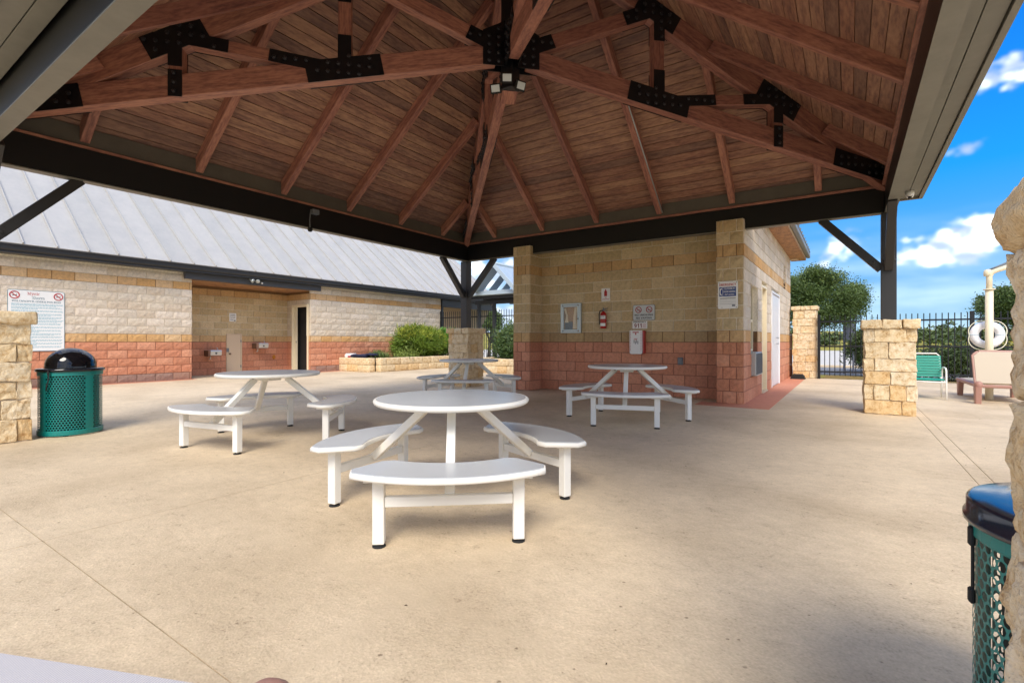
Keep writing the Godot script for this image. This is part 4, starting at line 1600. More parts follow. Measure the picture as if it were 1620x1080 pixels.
func planters():
	var g := RandomNumberGenerator.new()
	g.seed = 77
	var p = thing("stone_planter", "low two course limestone planter against the bath house wall holding the big shrub", "planter")
	stone_edge(p, Vector3(-14.9, 0, -11.35), Vector3(-13.30, 0, -11.35), g)
	stone_edge(p, Vector3(-13.30, 0, -11.40), Vector3(-13.30, 0, -16.2), g)
	box("soil", M.earth, p, Vector3(-14.9, 0.0, -16.2), Vector3(-13.45, 0.40, -11.48))
	var q = thing("stone_planter", "limestone planter beside the gate path with a round clipped bush", "planter")
	stone_edge(q, Vector3(-10.55, 0, -13.35), Vector3(-6.0, 0, -13.35), g)
	stone_edge(q, Vector3(-10.55, 0, -16.2), Vector3(-10.55, 0, -13.38), g)
	box("soil", M.earth, q, Vector3(-10.42, 0.0, -16.2), Vector3(-6.0, 0.40, -13.46))
	# plants
	var needle = spray_mesh(14, 0.19, 0.009, 0.55, 4)
	var fine = spray_mesh(14, 0.10, 0.012, 0.7, 9)
	var broad = spray_mesh(9, 0.20, 0.035, 0.6, 12)
	var blade = spray_mesh(12, 0.18, 0.008, 0.5, 17)
	var s = thing("juniper_shrub", "big bright green arching shrub in the planter against the bath house wall", "shrub", Vector3(-14.1, 0.40, -14.2))
	sprays("foliage", s, Vector3(0, 0.50, 0), Vector3(0.72, 0.60, 1.12), 5200, needle, [Color(0.075, 0.135, 0.012), Color(0.19, 0.29, 0.025), Color(0.42, 0.44, 0.05)], 41, 0.55, 12, -0.8, 0.45)
	stems("stem", s, Vector3(0, 0, 0), [Vector3(0.3, 0.6, 0.7), Vector3(-0.2, 0.7, 0.2), Vector3(0.2, 0.7, -0.5), Vector3(0.1, 0.5, -0.9), Vector3(0.4, 0.4, 0.1)], 0.03, M.bark)
	var lp = thing("leafy_plant", "bright broad leaved plant at the right end of the big shrub", "plant", Vector3(-13.85, 0.40, -15.75))
	sprays("foliage", lp, Vector3(0, 0.42, 0), Vector3(0.42, 0.5, 0.5), 420, broad, [Color(0.05, 0.15, 0.015), Color(0.13, 0.30, 0.035)], 42, 0.8, 5, -0.8)
	stems("stem", lp, Vector3.ZERO, [Vector3(0.1, 0.6, 0.1), Vector3(-0.1, 0.5, -0.2), Vector3(0.05, 0.5, 0.25)], 0.015, M.bark)
	var tu = thing("grass_tuft", "small tuft of narrow green leaves at the near end of the planter", "plant", Vector3(-13.9, 0.40, -12.05))
	sprays("foliage", tu, Vector3(0, 0.0, 0), Vector3(0.22, 0.06, 0.32), 70, blade, [Color(0.06, 0.11, 0.02), Color(0.16, 0.22, 0.05)], 43, 1.6, 4, -0.9)
	var tv = thing("grass_tuft", "pale low leafy clump at the foot of the big shrub", "plant", Vector3(-13.62, 0.40, -13.15))
	sprays("foliage", tv, Vector3(0, 0.04, 0), Vector3(0.18, 0.12, 0.25), 110, fine, [Color(0.12, 0.18, 0.03), Color(0.26, 0.32, 0.06)], 44, 1.2, 4, -0.9)
	var rb = thing("round_bush", "dark clipped round bush in the planter by the entrance gate", "shrub", Vector3(-9.45, 0.40, -14.15))
	sprays("foliage", rb, Vector3(0, 0.56, 0), Vector3(0.44, 0.48, 0.44), 3000, fine, [Color(0.025, 0.055, 0.012), Color(0.07, 0.13, 0.025), Color(0.16, 0.22, 0.04)], 45, 0.4, 8, -0.95, 0.25)
	stems("stem", rb, Vector3.ZERO, [Vector3(0.2, 0.6, 0.2), Vector3(-0.2, 0.6, 0), Vector3(0, 0.7, -0.2)], 0.03, M.bark)
	# a crumpled bundle left on the end of the planter
	var bu = thing("cloth_bundle", "crumpled dark blue and white cloth left on the near end of the planter", "cloth", Vector3(-14.45, 0.47, -11.5))
	for e in [["fold", M.cloth_white, Vector3(-0.28, 0.06, 0.0), Vector3(0.34, 0.15, 0.3), 5], ["fold", M.cloth_blue, Vector3(0.16, 0.05, -0.02), Vector3(0.62, 0.11, 0.26), 6], ["fold", M.cloth_red, Vector3(-0.16, 0.02, 0.12), Vector3(0.2, 0.07, 0.12), 7], ["fold", M.cloth_blue, Vector3(0.5, 0.09, -0.35), Vector3(0.4, 0.09, 0.5), 8]]:
		put(e[0], rough_box(e[3], e[4], 0.05, 0.045, Vector3i(8, 5, 6), 7.0), e[1], bu, at(e[2].x, e[2].y, e[2].z, 0.3))


# ---------------------------------------------------------------- picnic tables
func bench_outline(ri: float, ro: float, half: float, rc: float) -> PackedVector2Array:
	var inner := PackedVector2Array()
	var n = 14
	for i in n + 1:
		var a = lerpf(-half + rc / ro, half - rc / ro, float(i) / n)
		inner.append(Vector2(sin(a), cos(a)) * (ro - rc))
	for i in n + 1:
		var a = lerpf(half - rc / ri * 0.9, -half + rc / ri * 0.9, float(i) / n)
		inner.append(Vector2(sin(a), cos(a)) * (ri + rc))
	var r = Geometry2D.offset_polygon(inner, rc, Geometry2D.JOIN_ROUND)
	# even out the outline
	var src: PackedVector2Array = r[0]
	var out := PackedVector2Array()
	for i in src.size():
		if out.is_empty() or out[out.size() - 1].distance_to(src[i]) > 0.006:
			out.append(src[i])
	return out


func make_table() -> Node3D:
	var t = thing("picnic_table", "nearest white round picnic table with three curved benches on the concrete", "picnic table", Vector3(-2.10, 0, -2.42), 0.0, "white round picnic tables")
	var top = S(true)
	var h = 0.675
	lathe(top, [Vector2(0, h - 0.034), Vector2(0.474, h - 0.034), Vector2(0.484, h - 0.028), Vector2(0.489, h - 0.018), Vector2(0.489, h - 0.012), Vector2(0.485, h - 0.004), Vector2(0.478, h), Vector2(0.472, h + 0.0004), Vector2(0.466, h - 0.004)], 72)
	var tt = obj("table_top", top, M.white_paint, t)
	var cap = S()
	lathe(cap, [Vector2(0.471, h - 0.003), Vector2(0.4705, h + 0.0002), Vector2(0.0, h + 0.0002)], 72)
	obj("top_surface", cap, M.table_top, tt)
	var hub = S()
	lathe(hub, [Vector2(0, h - 0.055), Vector2(0.19, h - 0.055), Vector2(0.2, h - 0.050), Vector2(0.2, h - 0.036), Vector2(0, h - 0.0355)], 12)
	bx(hub, at(0, h - 0.068, 0), Vector3(0.16, 0.03, 0.16), 0.004)
	obj("mounting_plate", hub, M.white_paint, t)
	var lay = Basis(Vector3.RIGHT, -PI / 2)
	var seat = S(true)
	prism(seat, bench_outline(0.545, 0.862, deg_to_rad(38), 0.055), [[0.012, 0.355], [0.003, 0.358], [0.0, 0.365], [0.0, 0.378], [0.003, 0.384], [0.008, 0.3865]], Transform3D(lay, Vector3.ZERO))
	seat.generate_normals()
	var sm = seat.commit()
	var sc = S()
	prism(sc, inset(ccw(bench_outline(0.545, 0.862, deg_to_rad(38), 0.055)), 0.0105), [[0.0, 0.3870], [0.001, 0.3905]], Transform3D(lay, Vector3.ZERO))
	sc.generate_normals()
	var scm = sc.commit()
	for k in 3:
		var b = part("bench", t, Transform3D(Basis(Vector3.UP, k * TAU / 3), Vector3.ZERO))
		# local -z points outward along the bench axis
		var so = put("seat", sm, M.white_paint, b)
		put("seat_surface", scm, M.table_top, so)
		var a = deg_to_rad(28.7)
		var ends := []
		for s in [-1, 1]:
			var f = Vector3(sin(a) * s, 0, -cos(a)) * 0.735
			ends.append(f)
			var lg = S()
			bx(lg, at(0, 0.185, 0), Vector3(0.058, 0.335, 0.058), 0.004)
			bx(lg, at(0, 0.346, 0), Vector3(0.13, 0.012, 0.15), 0.002)
			obj("leg", lg, M.white_paint, b, at(f.x, 0, f.z))
			var ft = S()
			lathe(ft, [Vector2(0.034, 0), Vector2(0.034, 0.006), Vector2(0.02, 0.012), Vector2(0.02, 0.02)], 12)
			obj("foot", ft, M.rubber, b, at(f.x, 0, f.z))
		bar("stretcher", M.white_paint, b, ends[0] + Vector3(0.03, 0.225, 0), ends[1] + Vector3(-0.03, 0.225, 0), 0.052, 0.04, 0.004)
		var mid = (ends[0] + ends[1]) / 2
		bar("strut", M.white_paint, b, Vector3(0, h - 0.058, -0.17), mid + Vector3(0, 0.235, 0.02), 0.052, 0.05, 0.004, Vector3.BACK)
		for s in [-0.13, 0.13]:
			var bt = S()
			lathe(bt, [Vector2(0, -0.014), Vector2(0.012, -0.01), Vector2(0.014, 0)], 6)
			obj("bolt", bt, M.rubber, b, at(s, h - 0.036, -0.3))
	return t


func tables():
	# the angle puts one bench axis along the given direction on the ground
	var t = make_table()
	var aim = func(x: float, z: float) -> float: return atan2(-x, -z)
	t.rotation.y = aim.call(0.64, 0.768)
	copy(t, "white round picnic table on the left towards the bath house alcove", Vector3(-5.13, 0, -2.95), aim.call(0.196, 0.98), 1.04)
	copy(t, "white round picnic table in front of the stone block wall with the fire extinguisher", Vector3(-2.45, 0, -6.35), aim.call(0.324, 0.946), 1.055)
	copy(t, "farthest white round picnic table in front of the back stone pier", Vector3(-5.50, 0, -6.78), aim.call(0.52, 0.85), 1.06)


# ---------------------------------------------------------------- signs and fittings on the walls
func ban_sign(parent: Node, xf: Transform3D, r: float, vape: bool):
	var st = S()
	var pts := []
	for k in 28:
		var a = TAU * k / 28
		pts.append(xf * Vector3(cos(a) * r, sin(a) * r, 0.001))
	tube(st, pts, r * 0.13, 6, true)
	bar_in(st, xf * Vector3(-r * 0.68, r * 0.68, 0.002), xf * Vector3(r * 0.68, -r * 0.68, 0.002), r * 0.22, 0.002, 0.0, xf.basis.y)
	obj("ban_symbol", st, M.ink_red, parent)
	var c = S()
	bx(c, xf * at(-r * 0.05, -r * 0.1, 0.0006), Vector3(r * 0.95, r * 0.2, 0.0012))
	bx(c, xf * at(r * 0.4, r * (0.15 if vape else 0.12), 0.0006), Vector3(r * 0.1, r * 0.3, 0.0012))
	obj("pictogram", c, M.ink_black, parent)


func sign_panel(parent: Node, w: float, h: float, face_mat: Material, edge: Material, rim: float, round := 0.02) -> void:
	var outline = func(a: float, b: float, r: float) -> PackedVector2Array:
		var o := PackedVector2Array()
		for q in [[1, 1, 0], [-1, 1, 1], [-1, -1, 2], [1, -1, 3]]:
			for k in 5:
				var t = (q[2] + k / 4.0) * PI / 2
				o.append(Vector2(q[0] * (a / 2 - r) + cos(t) * r, q[1] * (b / 2 - r) + sin(t) * r))
		return o
	var st = S()
	prism(st, outline.call(w, h, round), [[0.0, 0.0], [0.0, 0.006], [0.002, 0.008]])
	obj("panel", st, face_mat, parent)
	if edge:
		var ring = outline.call(w - 0.5 * rim, h - 0.5 * rim, round)
		var pts := []
		for p in ring:
			pts.append(Vector3(p.x, p.y, 0.0075))
		var bs = S()
		for i in pts.size():
			var a = pts[i]
			var b = pts[(i + 1) % pts.size()]
			if a.distance_to(b) > 0.0001:
				bar_in(bs, a, b, 0.003, rim * 0.5, 0.0, Vector3.BACK)
		obj("border", bs, edge, parent)


func wall_things():
	var facing = PI / 2
	# pool rules board on the bath house
	var r = thing("pool_rules_board", "large white pool rules board with teal edge and two red ban symbols", "sign", Vector3(-14.905, 1.485, -3.23), facing)
	var W = 0.94
	var Hh = 1.34
	sign_panel(r, W, Hh, M.sign_white, M.ink_frame, 0.016, 0.03)
	ban_sign(r, at(-0.36, 0.555, 0.009), 0.075, false)
	ban_sign(r, at(0.36, 0.555, 0.009), 0.075, true)
	text_on(r, "Mystic", at(-0.055, 0.585, 0.009), 0.085, 0.2, M.ink_red, false, true)
	text_on(r, "Shores", at(0.025, 0.505, 0.009), 0.065, 0.2, M.ink_frame, false, true)
	text_on(r, "POOL CAPACITY 85. GENERAL POOL RULES", at(0, 0.425, 0.009), 0.036, 0.80, M.ink_frame, true, true)
	var g := RandomNumberGenerator.new()
	g.seed = 5
	var lines = S()
	var y = 0.37
	var para := 0
	while y > -0.62:
		var x = -0.41
		var stop = 0.40 if para % 3 != 2 else -0.1 + g.randf() * 0.45
		while x < stop:
			var w = 0.012 + g.randf() * 0.045
			bx(lines, at(x + w / 2, y + (g.randf() - 0.5) * 0.002, 0.0086), Vector3(w, 0.0085, 0.0016))
			x += w + 0.008
		y -= 0.0195 if para % 3 != 2 else 0.033
		para += 1
	obj("small_print", lines, M.ink_teal, r)
	# alcove
	for q in [["lower", Vector3(-16.25, 0.585, -7.43), "lower steel drinking fountain left of the narrow access door"], ["higher", Vector3(-16.25, 0.795, -8.90), "higher steel drinking fountain right of the narrow access door"]]:
		var f = thing("drinking_fountain", q[2], "drinking fountain", q[1], facing, "drinking fountains in the alcove")
		box("skirt", M.brown_metal, f, Vector3(-0.15, 0.0, 0.0), Vector3(0.15, 0.17, 0.32), 0.01)
		var bs = S()
		prism(bs, PackedVector2Array([Vector2(0.30, 0.0), Vector2(0.44, 0.03), Vector2(0.45, 0.15), Vector2(0.43, 0.185), Vector2(0.0, 0.185), Vector2(0.0, 0.172), Vector2(0.30, 0.172)]), [[0.0, -0.16], [0.0, 0.16]], Transform3D(Basis(Vector3.UP, -PI / 2), Vector3.ZERO))
		obj("basin", bs, M.steel, f)
		var sp = S(true)
		tube(sp, [Vector3(0.11, 0.18, 0.30), Vector3(0.11, 0.23, 0.30), Vector3(0.09, 0.245, 0.31), Vector3(0.07, 0.24, 0.32)], 0.012, 8)
		obj("spout", sp, M.steel, f)
		var bt = S()
		lathe(bt, [Vector2(0.028, 0), Vector2(0.028, 0.012), Vector2(0, 0.015)], 14, Transform3D(Basis(Vector3.RIGHT, PI / 2), Vector3(0.0, 0.09, 0.445)))
		obj("push_button", bt, M.paper_grey, f)
		var dr = S(true)
		tube(dr, [Vector3(0.0, 0.02, 0.1), Vector3(0.0, -0.09, 0.08), Vector3(0, -0.10, 0.0)], 0.014, 8)
		obj("drain_pipe", dr, M.sign_white, f)
	var ad = thing("access_door", "narrow beige access door with a padlock between the drinking fountains", "door", Vector3(-16.25, 0.02, -8.17), facing)
	var af = S()
	for x in [-0.225, 0.225]:
		bx(af, at(x, 0.61, 0.015), Vector3(0.035, 1.22, 0.05), 0.003)
	bx(af, at(0, 1.235, 0.015), Vector3(0.485, 0.035, 0.0505), 0.003)
	obj("frame", af, M.beige, ad)
	box("door_leaf", M.beige, ad, Vector3(-0.205, 0.01, 0.0), Vector3(0.205, 1.215, 0.028), 0.003)
	var kn = S(true)
	lathe(kn, [Vector2(0.014, 0), Vector2(0.014, 0.03), Vector2(0.03, 0.04), Vector2(0.03, 0.06), Vector2(0, 0.065)], 12, Transform3D(Basis(Vector3.RIGHT, PI / 2), Vector3(-0.15, 0.62, 0.028)))
	obj("knob", kn, M.brown_metal, ad)
	box("hasp", M.grey_metal, ad, Vector3(-0.245, 0.68, 0.028), Vector3(-0.17, 0.80, 0.05), 0.004)
	for y2 in [0.18, 0.98]:
		box("hinge", M.grey_metal, ad, Vector3(0.195, y2, 0.028), Vector3(0.22, y2 + 0.08, 0.044), 0.003)
	var ns = thing("notice", "small white notice with black lettering above the access door", "sign", Vector3(-16.238, 1.795, -8.13), facing)
	sign_panel(ns, 0.21, 0.27, M.sign_white, null, 0.0, 0.008)
	for i in 3:
		text_on(ns, ["NO RUNNING", "NO DIVING", "WET FLOOR"][i], at(0, 0.085 - i * 0.05, 0.0085), 0.026, 0.15, M.ink_black, true)
	var ar = S()
	bx(ar, at(-0.03, -0.075, 0.009), Vector3(0.10, 0.014, 0.002))
	bx(ar, at(0.06, -0.10, 0.009), Vector3(0.05, 0.03, 0.002))
	obj("pictogram", ar, M.ink_black, ns)
	var cv = thing("outlet_cover", "yellow plastic outlet cover low on the red alcove wall", "outlet", Vector3(-16.243, 0.50, -9.50), facing)
	var cs = S()
	lathe(cs, [Vector2(0.075, 0), Vector2(0.075, 0.015), Vector2(0.06, 0.03), Vector2(0, 0.032)], 16, Transform3D(Basis(Vector3.RIGHT, PI / 2).scaled(Vector3(0.75, 1, 1)), Vector3.ZERO))
	obj("cover", cs, flat(Color(0.72, 0.46, 0.12), 0.5), cv)
	var fl = thing("twin_floodlight", "grey twin floodlight on the dark header above the alcove", "floodlight", Vector3(-14.80, 2.87, -8.0), facing)
	box("mount", M.grey_metal, fl, Vector3(-0.05, -0.05, 0.0), Vector3(0.05, 0.05, 0.04), 0.01)
	for s in [-1, 1]:
		var hd = S(true)
		lathe(hd, [Vector2(0, -0.08), Vector2(0.03, -0.075), Vector2(0.045, -0.02), Vector2(0.065, 0.05), Vector2(0.06, 0.06), Vector2(0, 0.055)], 16, Transform3D(Basis(Vector3.RIGHT, 2.2) * Basis(Vector3.BACK, s * 0.5), Vector3(s * 0.09, -0.02, 0.11)))
		obj("lamp_head", hd, M.aluminium, fl)
	var sn = thing("motion_sensor", "grey sensor dome next to the twin floodlight on the header", "sensor", Vector3(-14.80, 2.81, -8.25), facing)
	box("base", M.grey_metal, sn, Vector3(-0.03, -0.03, 0), Vector3(0.03, 0.03, 0.05), 0.008)
	var sl = S(true)
	lathe(sl, [Vector2(0, -0.035), Vector2(0.025, -0.02), Vector2(0.03, 0.01), Vector2(0, 0.012)], 12, at(0, -0.01, 0.06))
	obj("dome", sl, M.sign_white, sn)
	# front wall of the block building
	var zf = -9.348
	var dc = thing("display_case", "aluminium framed glass display case with curled papers on cork", "display case", Vector3(-4.81, 1.515, zf))
	var fr = S()
	for q in [[-0.215, 0, 0.035, 0.62], [0.215, 0, 0.035, 0.62]]:
		bx(fr, at(q[0], q[1], 0.035), Vector3(q[2], q[3], 0.07), 0.004)
	for yy in [-0.292, 0.292]:
		bx(fr, at(0, yy, 0.035), Vector3(0.394, 0.035, 0.07), 0.004)
	for q in [[-0.178, 0, 0.034, 0.51], [0.178, 0, 0.034, 0.51]]:
		bx(fr, at(q[0], q[1], 0.058), Vector3(q[2], q[3], 0.035), 0.003)
	for yy in [-0.252, 0.252]:
		bx(fr, at(0, yy, 0.058), Vector3(0.32, 0.034, 0.0352), 0.003)
	obj("frame", fr, M.aluminium, dc)
	box("cork_board", M.cork, dc, Vector3(-0.2, -0.28, 0.004), Vector3(0.2, 0.28, 0.02))
	for q in [[-0.115, -0.09, 0.21, 0.05, 0.10], [0.085, -0.22, 0.23, 0.055, -0.06]]:
		var ps = S(true)
		var prev := []
		for i in 9:
			var tt = i / 8.0
			var yy = lerpf(q[1], q[2], tt)
			var wd = q[3] * (1.0 - 0.75 * sin(tt * PI) * (0.6 if q[4] > 0 else 0.3)) * (1.0 - 0.4 * tt)
			var cxx = q[0] + q[4] * (0.5 - absf(tt - 0.5)) * 0.6 - q[4] * tt * 0.4
			var row := []
			for k in 5:
				var a = (k / 4.0 - 0.5) * 2.0
				row.append(Vector3(cxx + a * wd, yy, 0.024 + 0.014 * (1.0 - a * a)))
			if prev.size():
				for k in 4:
					quad(ps, prev[k], prev[k + 1], row[k + 1], row[k])
			prev = row
		obj("curled_paper", ps, M.paper, dc)
	box("dark_poster", M.paper_grey, dc, Vector3(-0.15, -0.235, 0.021), Vector3(0.03, -0.07, 0.024))
	box("pane", M.glass, dc, Vector3(-0.165, -0.24, 0.058), Vector3(0.165, 0.24, 0.062))
	box("lock", M.ink_black, dc, Vector3(0.168, -0.03, 0.076), Vector3(0.186, 0.0, 0.080))
	var es = thing("extinguisher_sign", "small white sign with a red extinguisher symbol above the extinguisher", "sign", Vector3(-4.05, 1.97, zf))
	sign_panel(es, 0.185, 0.255, M.sign_white, null, 0.0, 0.012)
	var sy = S()
	prism(sy, PackedVector2Array([Vector2(-0.03, -0.03), Vector2(0.03, -0.03), Vector2(0.03, 0.06), Vector2(0.012, 0.085), Vector2(0.012, 0.105), Vector2(-0.012, 0.105), Vector2(-0.012, 0.085), Vector2(-0.03, 0.06)]), [[0.0, 0.007], [0.0, 0.0095]])
	obj("symbol", sy, M.ink_red, es)
	text_on(es, "FIRE", at(0, -0.06, 0.0085), 0.016, 0.04, M.ink_red, true)
	text_on(es, "EXTINGUISHER", at(0, -0.093, 0.0085), 0.018, 0.15, M.ink_red, true)
	var ex = thing("fire_extinguisher", "red fire extinguisher with white labels hanging on the tan block wall", "fire extinguisher", Vector3(-4.07, 1.29, zf + 0.075))
	var bd = S(true)
	lathe(bd, [Vector2(0, 0), Vector2(0.055, 0.0), Vector2(0.062, 0.01), Vector2(0.062, 0.27), Vector2(0.055, 0.30), Vector2(0.035, 0.325), Vector2(0.022, 0.335), Vector2(0.022, 0.345), Vector2(0, 0.346)], 24)
	obj("cylinder", bd, M.fire_red, ex)
	for q in [[0.19, 0.255], [0.045, 0.105]]:
		var lb = S(true)
		lathe(lb, [Vector2(0.0632, q[0]), Vector2(0.0632, q[1])], 16, Transform3D(), -PI * 0.95, -PI * 0.15)
		obj("label_band", lb, M.sign_white, ex)
	var mk = S()
	for k in 3:
		bx(mk, Transform3D(Basis(Vector3.UP, (k - 1) * 0.55), Vector3.ZERO) * at(0, 0.235, 0.0635), Vector3(0.018, 0.014, 0.002))
	obj("label_marks", mk, M.ink_black, ex)
	var vh = S()
	bx(vh, at(0, 0.362, 0), Vector3(0.035, 0.035, 0.035), 0.004)
	bar_in(vh, Vector3(-0.01, 0.385, 0), Vector3(0.085, 0.40, 0), 0.012, 0.02)
	bar_in(vh, Vector3(0.0, 0.368, 0), Vector3(0.08, 0.35, 0), 0.010, 0.02)
	bx(vh, at(0.0, 0.405, 0), Vector3(0.012, 0.04, 0.012))
	obj("valve", vh, M.grey_metal, ex)
	var hs = S(true)
	tube(hs, [Vector3(-0.01, 0.36, 0.02), Vector3(-0.06, 0.35, 0.03), Vector3(-0.082, 0.29, 0.02), Vector3(-0.084, 0.18, 0.01), Vector3(-0.075, 0.08, 0.01)], 0.011, 8)
	obj("hose", hs, M.rubber, ex)
	box("bracket", M.grey_metal, ex, Vector3(-0.05, 0.14, -0.075), Vector3(0.05, 0.17, -0.05))
	var sm = thing("no_smoking_sign", "white no smoking and no vaping sign with black border and two red symbols", "sign", Vector3(-3.265, 1.585, zf))
	sign_panel(sm, 0.435, 0.30, M.sign_grey, M.ink_black, 0.012, 0.025)
	ban_sign(sm, at(-0.105, 0.055, 0.009), 0.055, false)
	ban_sign(sm, at(0.105, 0.055, 0.009), 0.055, true)
	text_on(sm, "NO SMOKING", at(0, -0.045, 0.0085), 0.036, 0.36, M.ink_black, true)
	text_on(sm, "NO VAPING", at(0, -0.103, 0.0085), 0.036, 0.31, M.ink_black, true)
	var ns9 = thing("emergency_number_sign", "small white sign with large dark red 911 under the no smoking sign", "sign", Vector3(-3.345, 1.352, zf))
	sign_panel(ns9, 0.295, 0.148, M.sign_white, null, 0.0, 0.006)
	text_on(ns9, "EMERGENCY", at(0, 0.052, 0.0085), 0.026, 0.25, M.ink_black, true)
	text_on(ns9, "911", at(-0.035, -0.017, 0.0085), 0.083, 0.145, flat(Color(0.50, 0.07, 0.12), 0.5), true)
	var fine9 = S()
	for i in 5:
		bx(fine9, at(0.09, 0.015 - i * 0.016, 0.0086), Vector3(0.07, 0.006, 0.0016))
	obj("small_print", fine9, flat(Color(0.78, 0.55, 0.58), 0.5), ns9)
	var bx9 = thing("emergency_phone_box", "white fronted red emergency box with red dashed edges on the wall below the 911 sign", "box", Vector3(-3.365, 0.80, zf))
	box("body", M.fire_red, bx9, Vector3(-0.135, 0.0, 0.0), Vector3(0.14, 0.44, 0.12), 0.012)
	var cov = S()
	prism(cov, PackedVector2Array([Vector2(-0.138, 0.01), Vector2(-0.11, -0.012), Vector2(0.085, -0.012), Vector2(0.112, 0.01), Vector2(0.112, 0.442), Vector2(-0.138, 0.442)]), [[0.0, 0.115], [0.0, 0.132], [0.006, 0.138]])
	obj("cover", cov, M.sign_white, bx9)
	var dash = S()
	for i in 13:
		for x in [-0.118, 0.092]:
			bx(dash, at(x, 0.06 + i * 0.029, 0.1385), Vector3(0.010, 0.014, 0.002))
	bx(dash, at(-0.013, 0.405, 0.1385), Vector3(0.12, 0.018, 0.002))
	bx(dash, at(-0.013, 0.375, 0.1385), Vector3(0.025, 0.032, 0.002))
	for i in 3:
		bx(dash, at(-0.013, 0.285 - i * 0.012, 0.1385), Vector3(0.075 - i * 0.015, 0.006, 0.002))
	obj("red_marks", dash, M.ink_red, bx9)
	var gm = S()
	for i in 4:
		bx(gm, at(-0.045 + i * 0.025, 0.23 - (i % 2) * 0.02, 0.1385), Vector3(0.012, 0.06, 0.002))
	obj("grey_marks", gm, M.paper_grey, bx9)
	var ou = thing("outlet_box", "grey weatherproof outlet box low on the red block wall", "outlet", Vector3(-2.575, 0.605, zf))
	box("cover", M.grey_metal, ou, Vector3(-0.04, 0.0, 0.0), Vector3(0.04, 0.125, 0.05), 0.012)
	box("plate", M.grey_metal, ou, Vector3(-0.05, -0.008, 0.0), Vector3(0.05, 0.133, 0.012), 0.003)
	# emergency telephone sign on the corner pilaster
	var em = thing("emergency_telephone_sign", "white emergency telephone sign with blue panel on the corner pilaster", "sign", Vector3(-1.665, 1.80, -8.85))
	sign_panel(em, 0.31, 0.455, M.sign_white, null, 0.0, 0.02)
	text_on(em, "EMERGENCY", at(0, 0.172, 0.0085), 0.042, 0.255, M.ink_red, true)
	var bl = S()
	bx(bl, at(0.028, 0.055, 0.0085), Vector3(0.20, 0.155, 0.002))
	bx(bl, at(-0.105, 0.055, 0.0085), Vector3(0.052, 0.155, 0.002))
	obj("blue_panel", bl, M.ink_blue, em)
	var hsx = S(true)
	tube(hsx, [Vector3(-0.092, 0.11, 0.010), Vector3(-0.112, 0.10, 0.010), Vector3(-0.120, 0.055, 0.010), Vector3(-0.112, 0.01, 0.010), Vector3(-0.092, 0.0, 0.010)], [0.012, 0.010, 0.008, 0.010, 0.012], 8)
	obj("handset_symbol", hsx, M.sign_white, em)
	for i in 3:
		text_on(em, ["TELEPHONE 911", "PHONE ADDRESS", "(NOT LOCKED)"][i], at(0.028, 0.105 - i * 0.05, 0.0098), 0.030, [0.17, 0.18, 0.15][i], M.sign_white, true)
	var ul = S()
	bx(ul, at(0, -0.055, 0.0085), Vector3(0.245, 0.010, 0.002))
	obj("rule_line", ul, M.ink_black, em)
	var ul2 = S()
	for i in 3:
		bx(ul2, at(0, -0.09 - i * 0.03, 0.0085), Vector3(0.255, 0.004, 0.002))
	bx(ul2, at(0.09, -0.175, 0.0085), Vector3(0.05, 0.03, 0.002))
	obj("small_print", ul2, M.grey_metal, em)
	for q in [[-0.135, 0.205], [0.135, 0.205], [-0.09, -0.205], [0.135, -0.205]]:
		var sc = S()
		lathe(sc, [Vector2(0.007, 0), Vector2(0, 0.003)], 8, Transform3D(Basis(Vector3.RIGHT, PI / 2), Vector3(q[0], q[1], 0.008)))
		obj("screw", sc, M.grey_metal, em)


# ---------------------------------------------------------------- trash cans, chairs, loungers
func perforated(st: SurfaceTool, r: float, y0: float, y1: float, a0: float, a1: float, cols: int, rows: int, rx: float, ry: float):
	var da = (a1 - a0) / cols
	var dy = (y1 - y0) / rows
	var P = func(a: float, y: float) -> Vector3: return Vector3(sin(a) * r, y, cos(a) * r)
	for j in rows:
		for i in cols:
			var sh = 0.5 if j % 2 == 1 else 0.0
			var ca = a0 + (i + 0.5 + sh) * da
			var cy = y0 + (j + 0.5) * dy
			var l = ca - da / 2
			var h = ca + da / 2
			if l > a1 - 0.001:
				continue
			if h > a1 + 0.001:
				quad(st, P.call(l, cy - dy / 2), P.call(a1, cy - dy / 2), P.call(a1, cy + dy / 2), P.call(l, cy + dy / 2))
				continue
			if sh > 0.0 and i == 0:
				quad(st, P.call(a0, cy - dy / 2), P.call(l, cy - dy / 2), P.call(l, cy + dy / 2), P.call(a0, cy + dy / 2))
			var outer = [[1, 0], [1, 1], [0, 1], [-1, 1], [-1, 0], [-1, -1], [0, -1], [1, -1]]
			for k in 8:
				var n = (k + 1) % 8
				var t0 = TAU * k / 8
				var t1 = TAU * n / 8
				var o0 = P.call(ca + outer[k][0] * da / 2, cy + outer[k][1] * dy / 2)
				var o1 = P.call(ca + outer[n][0] * da / 2, cy + outer[n][1] * dy / 2)
				var i0 = P.call(ca + cos(t0) * rx / r, cy + sin(t0) * ry)
				var i1 = P.call(ca + cos(t1) * rx / r, cy + sin(t1) * ry)
				quad(st, i0, o0, o1, i1)


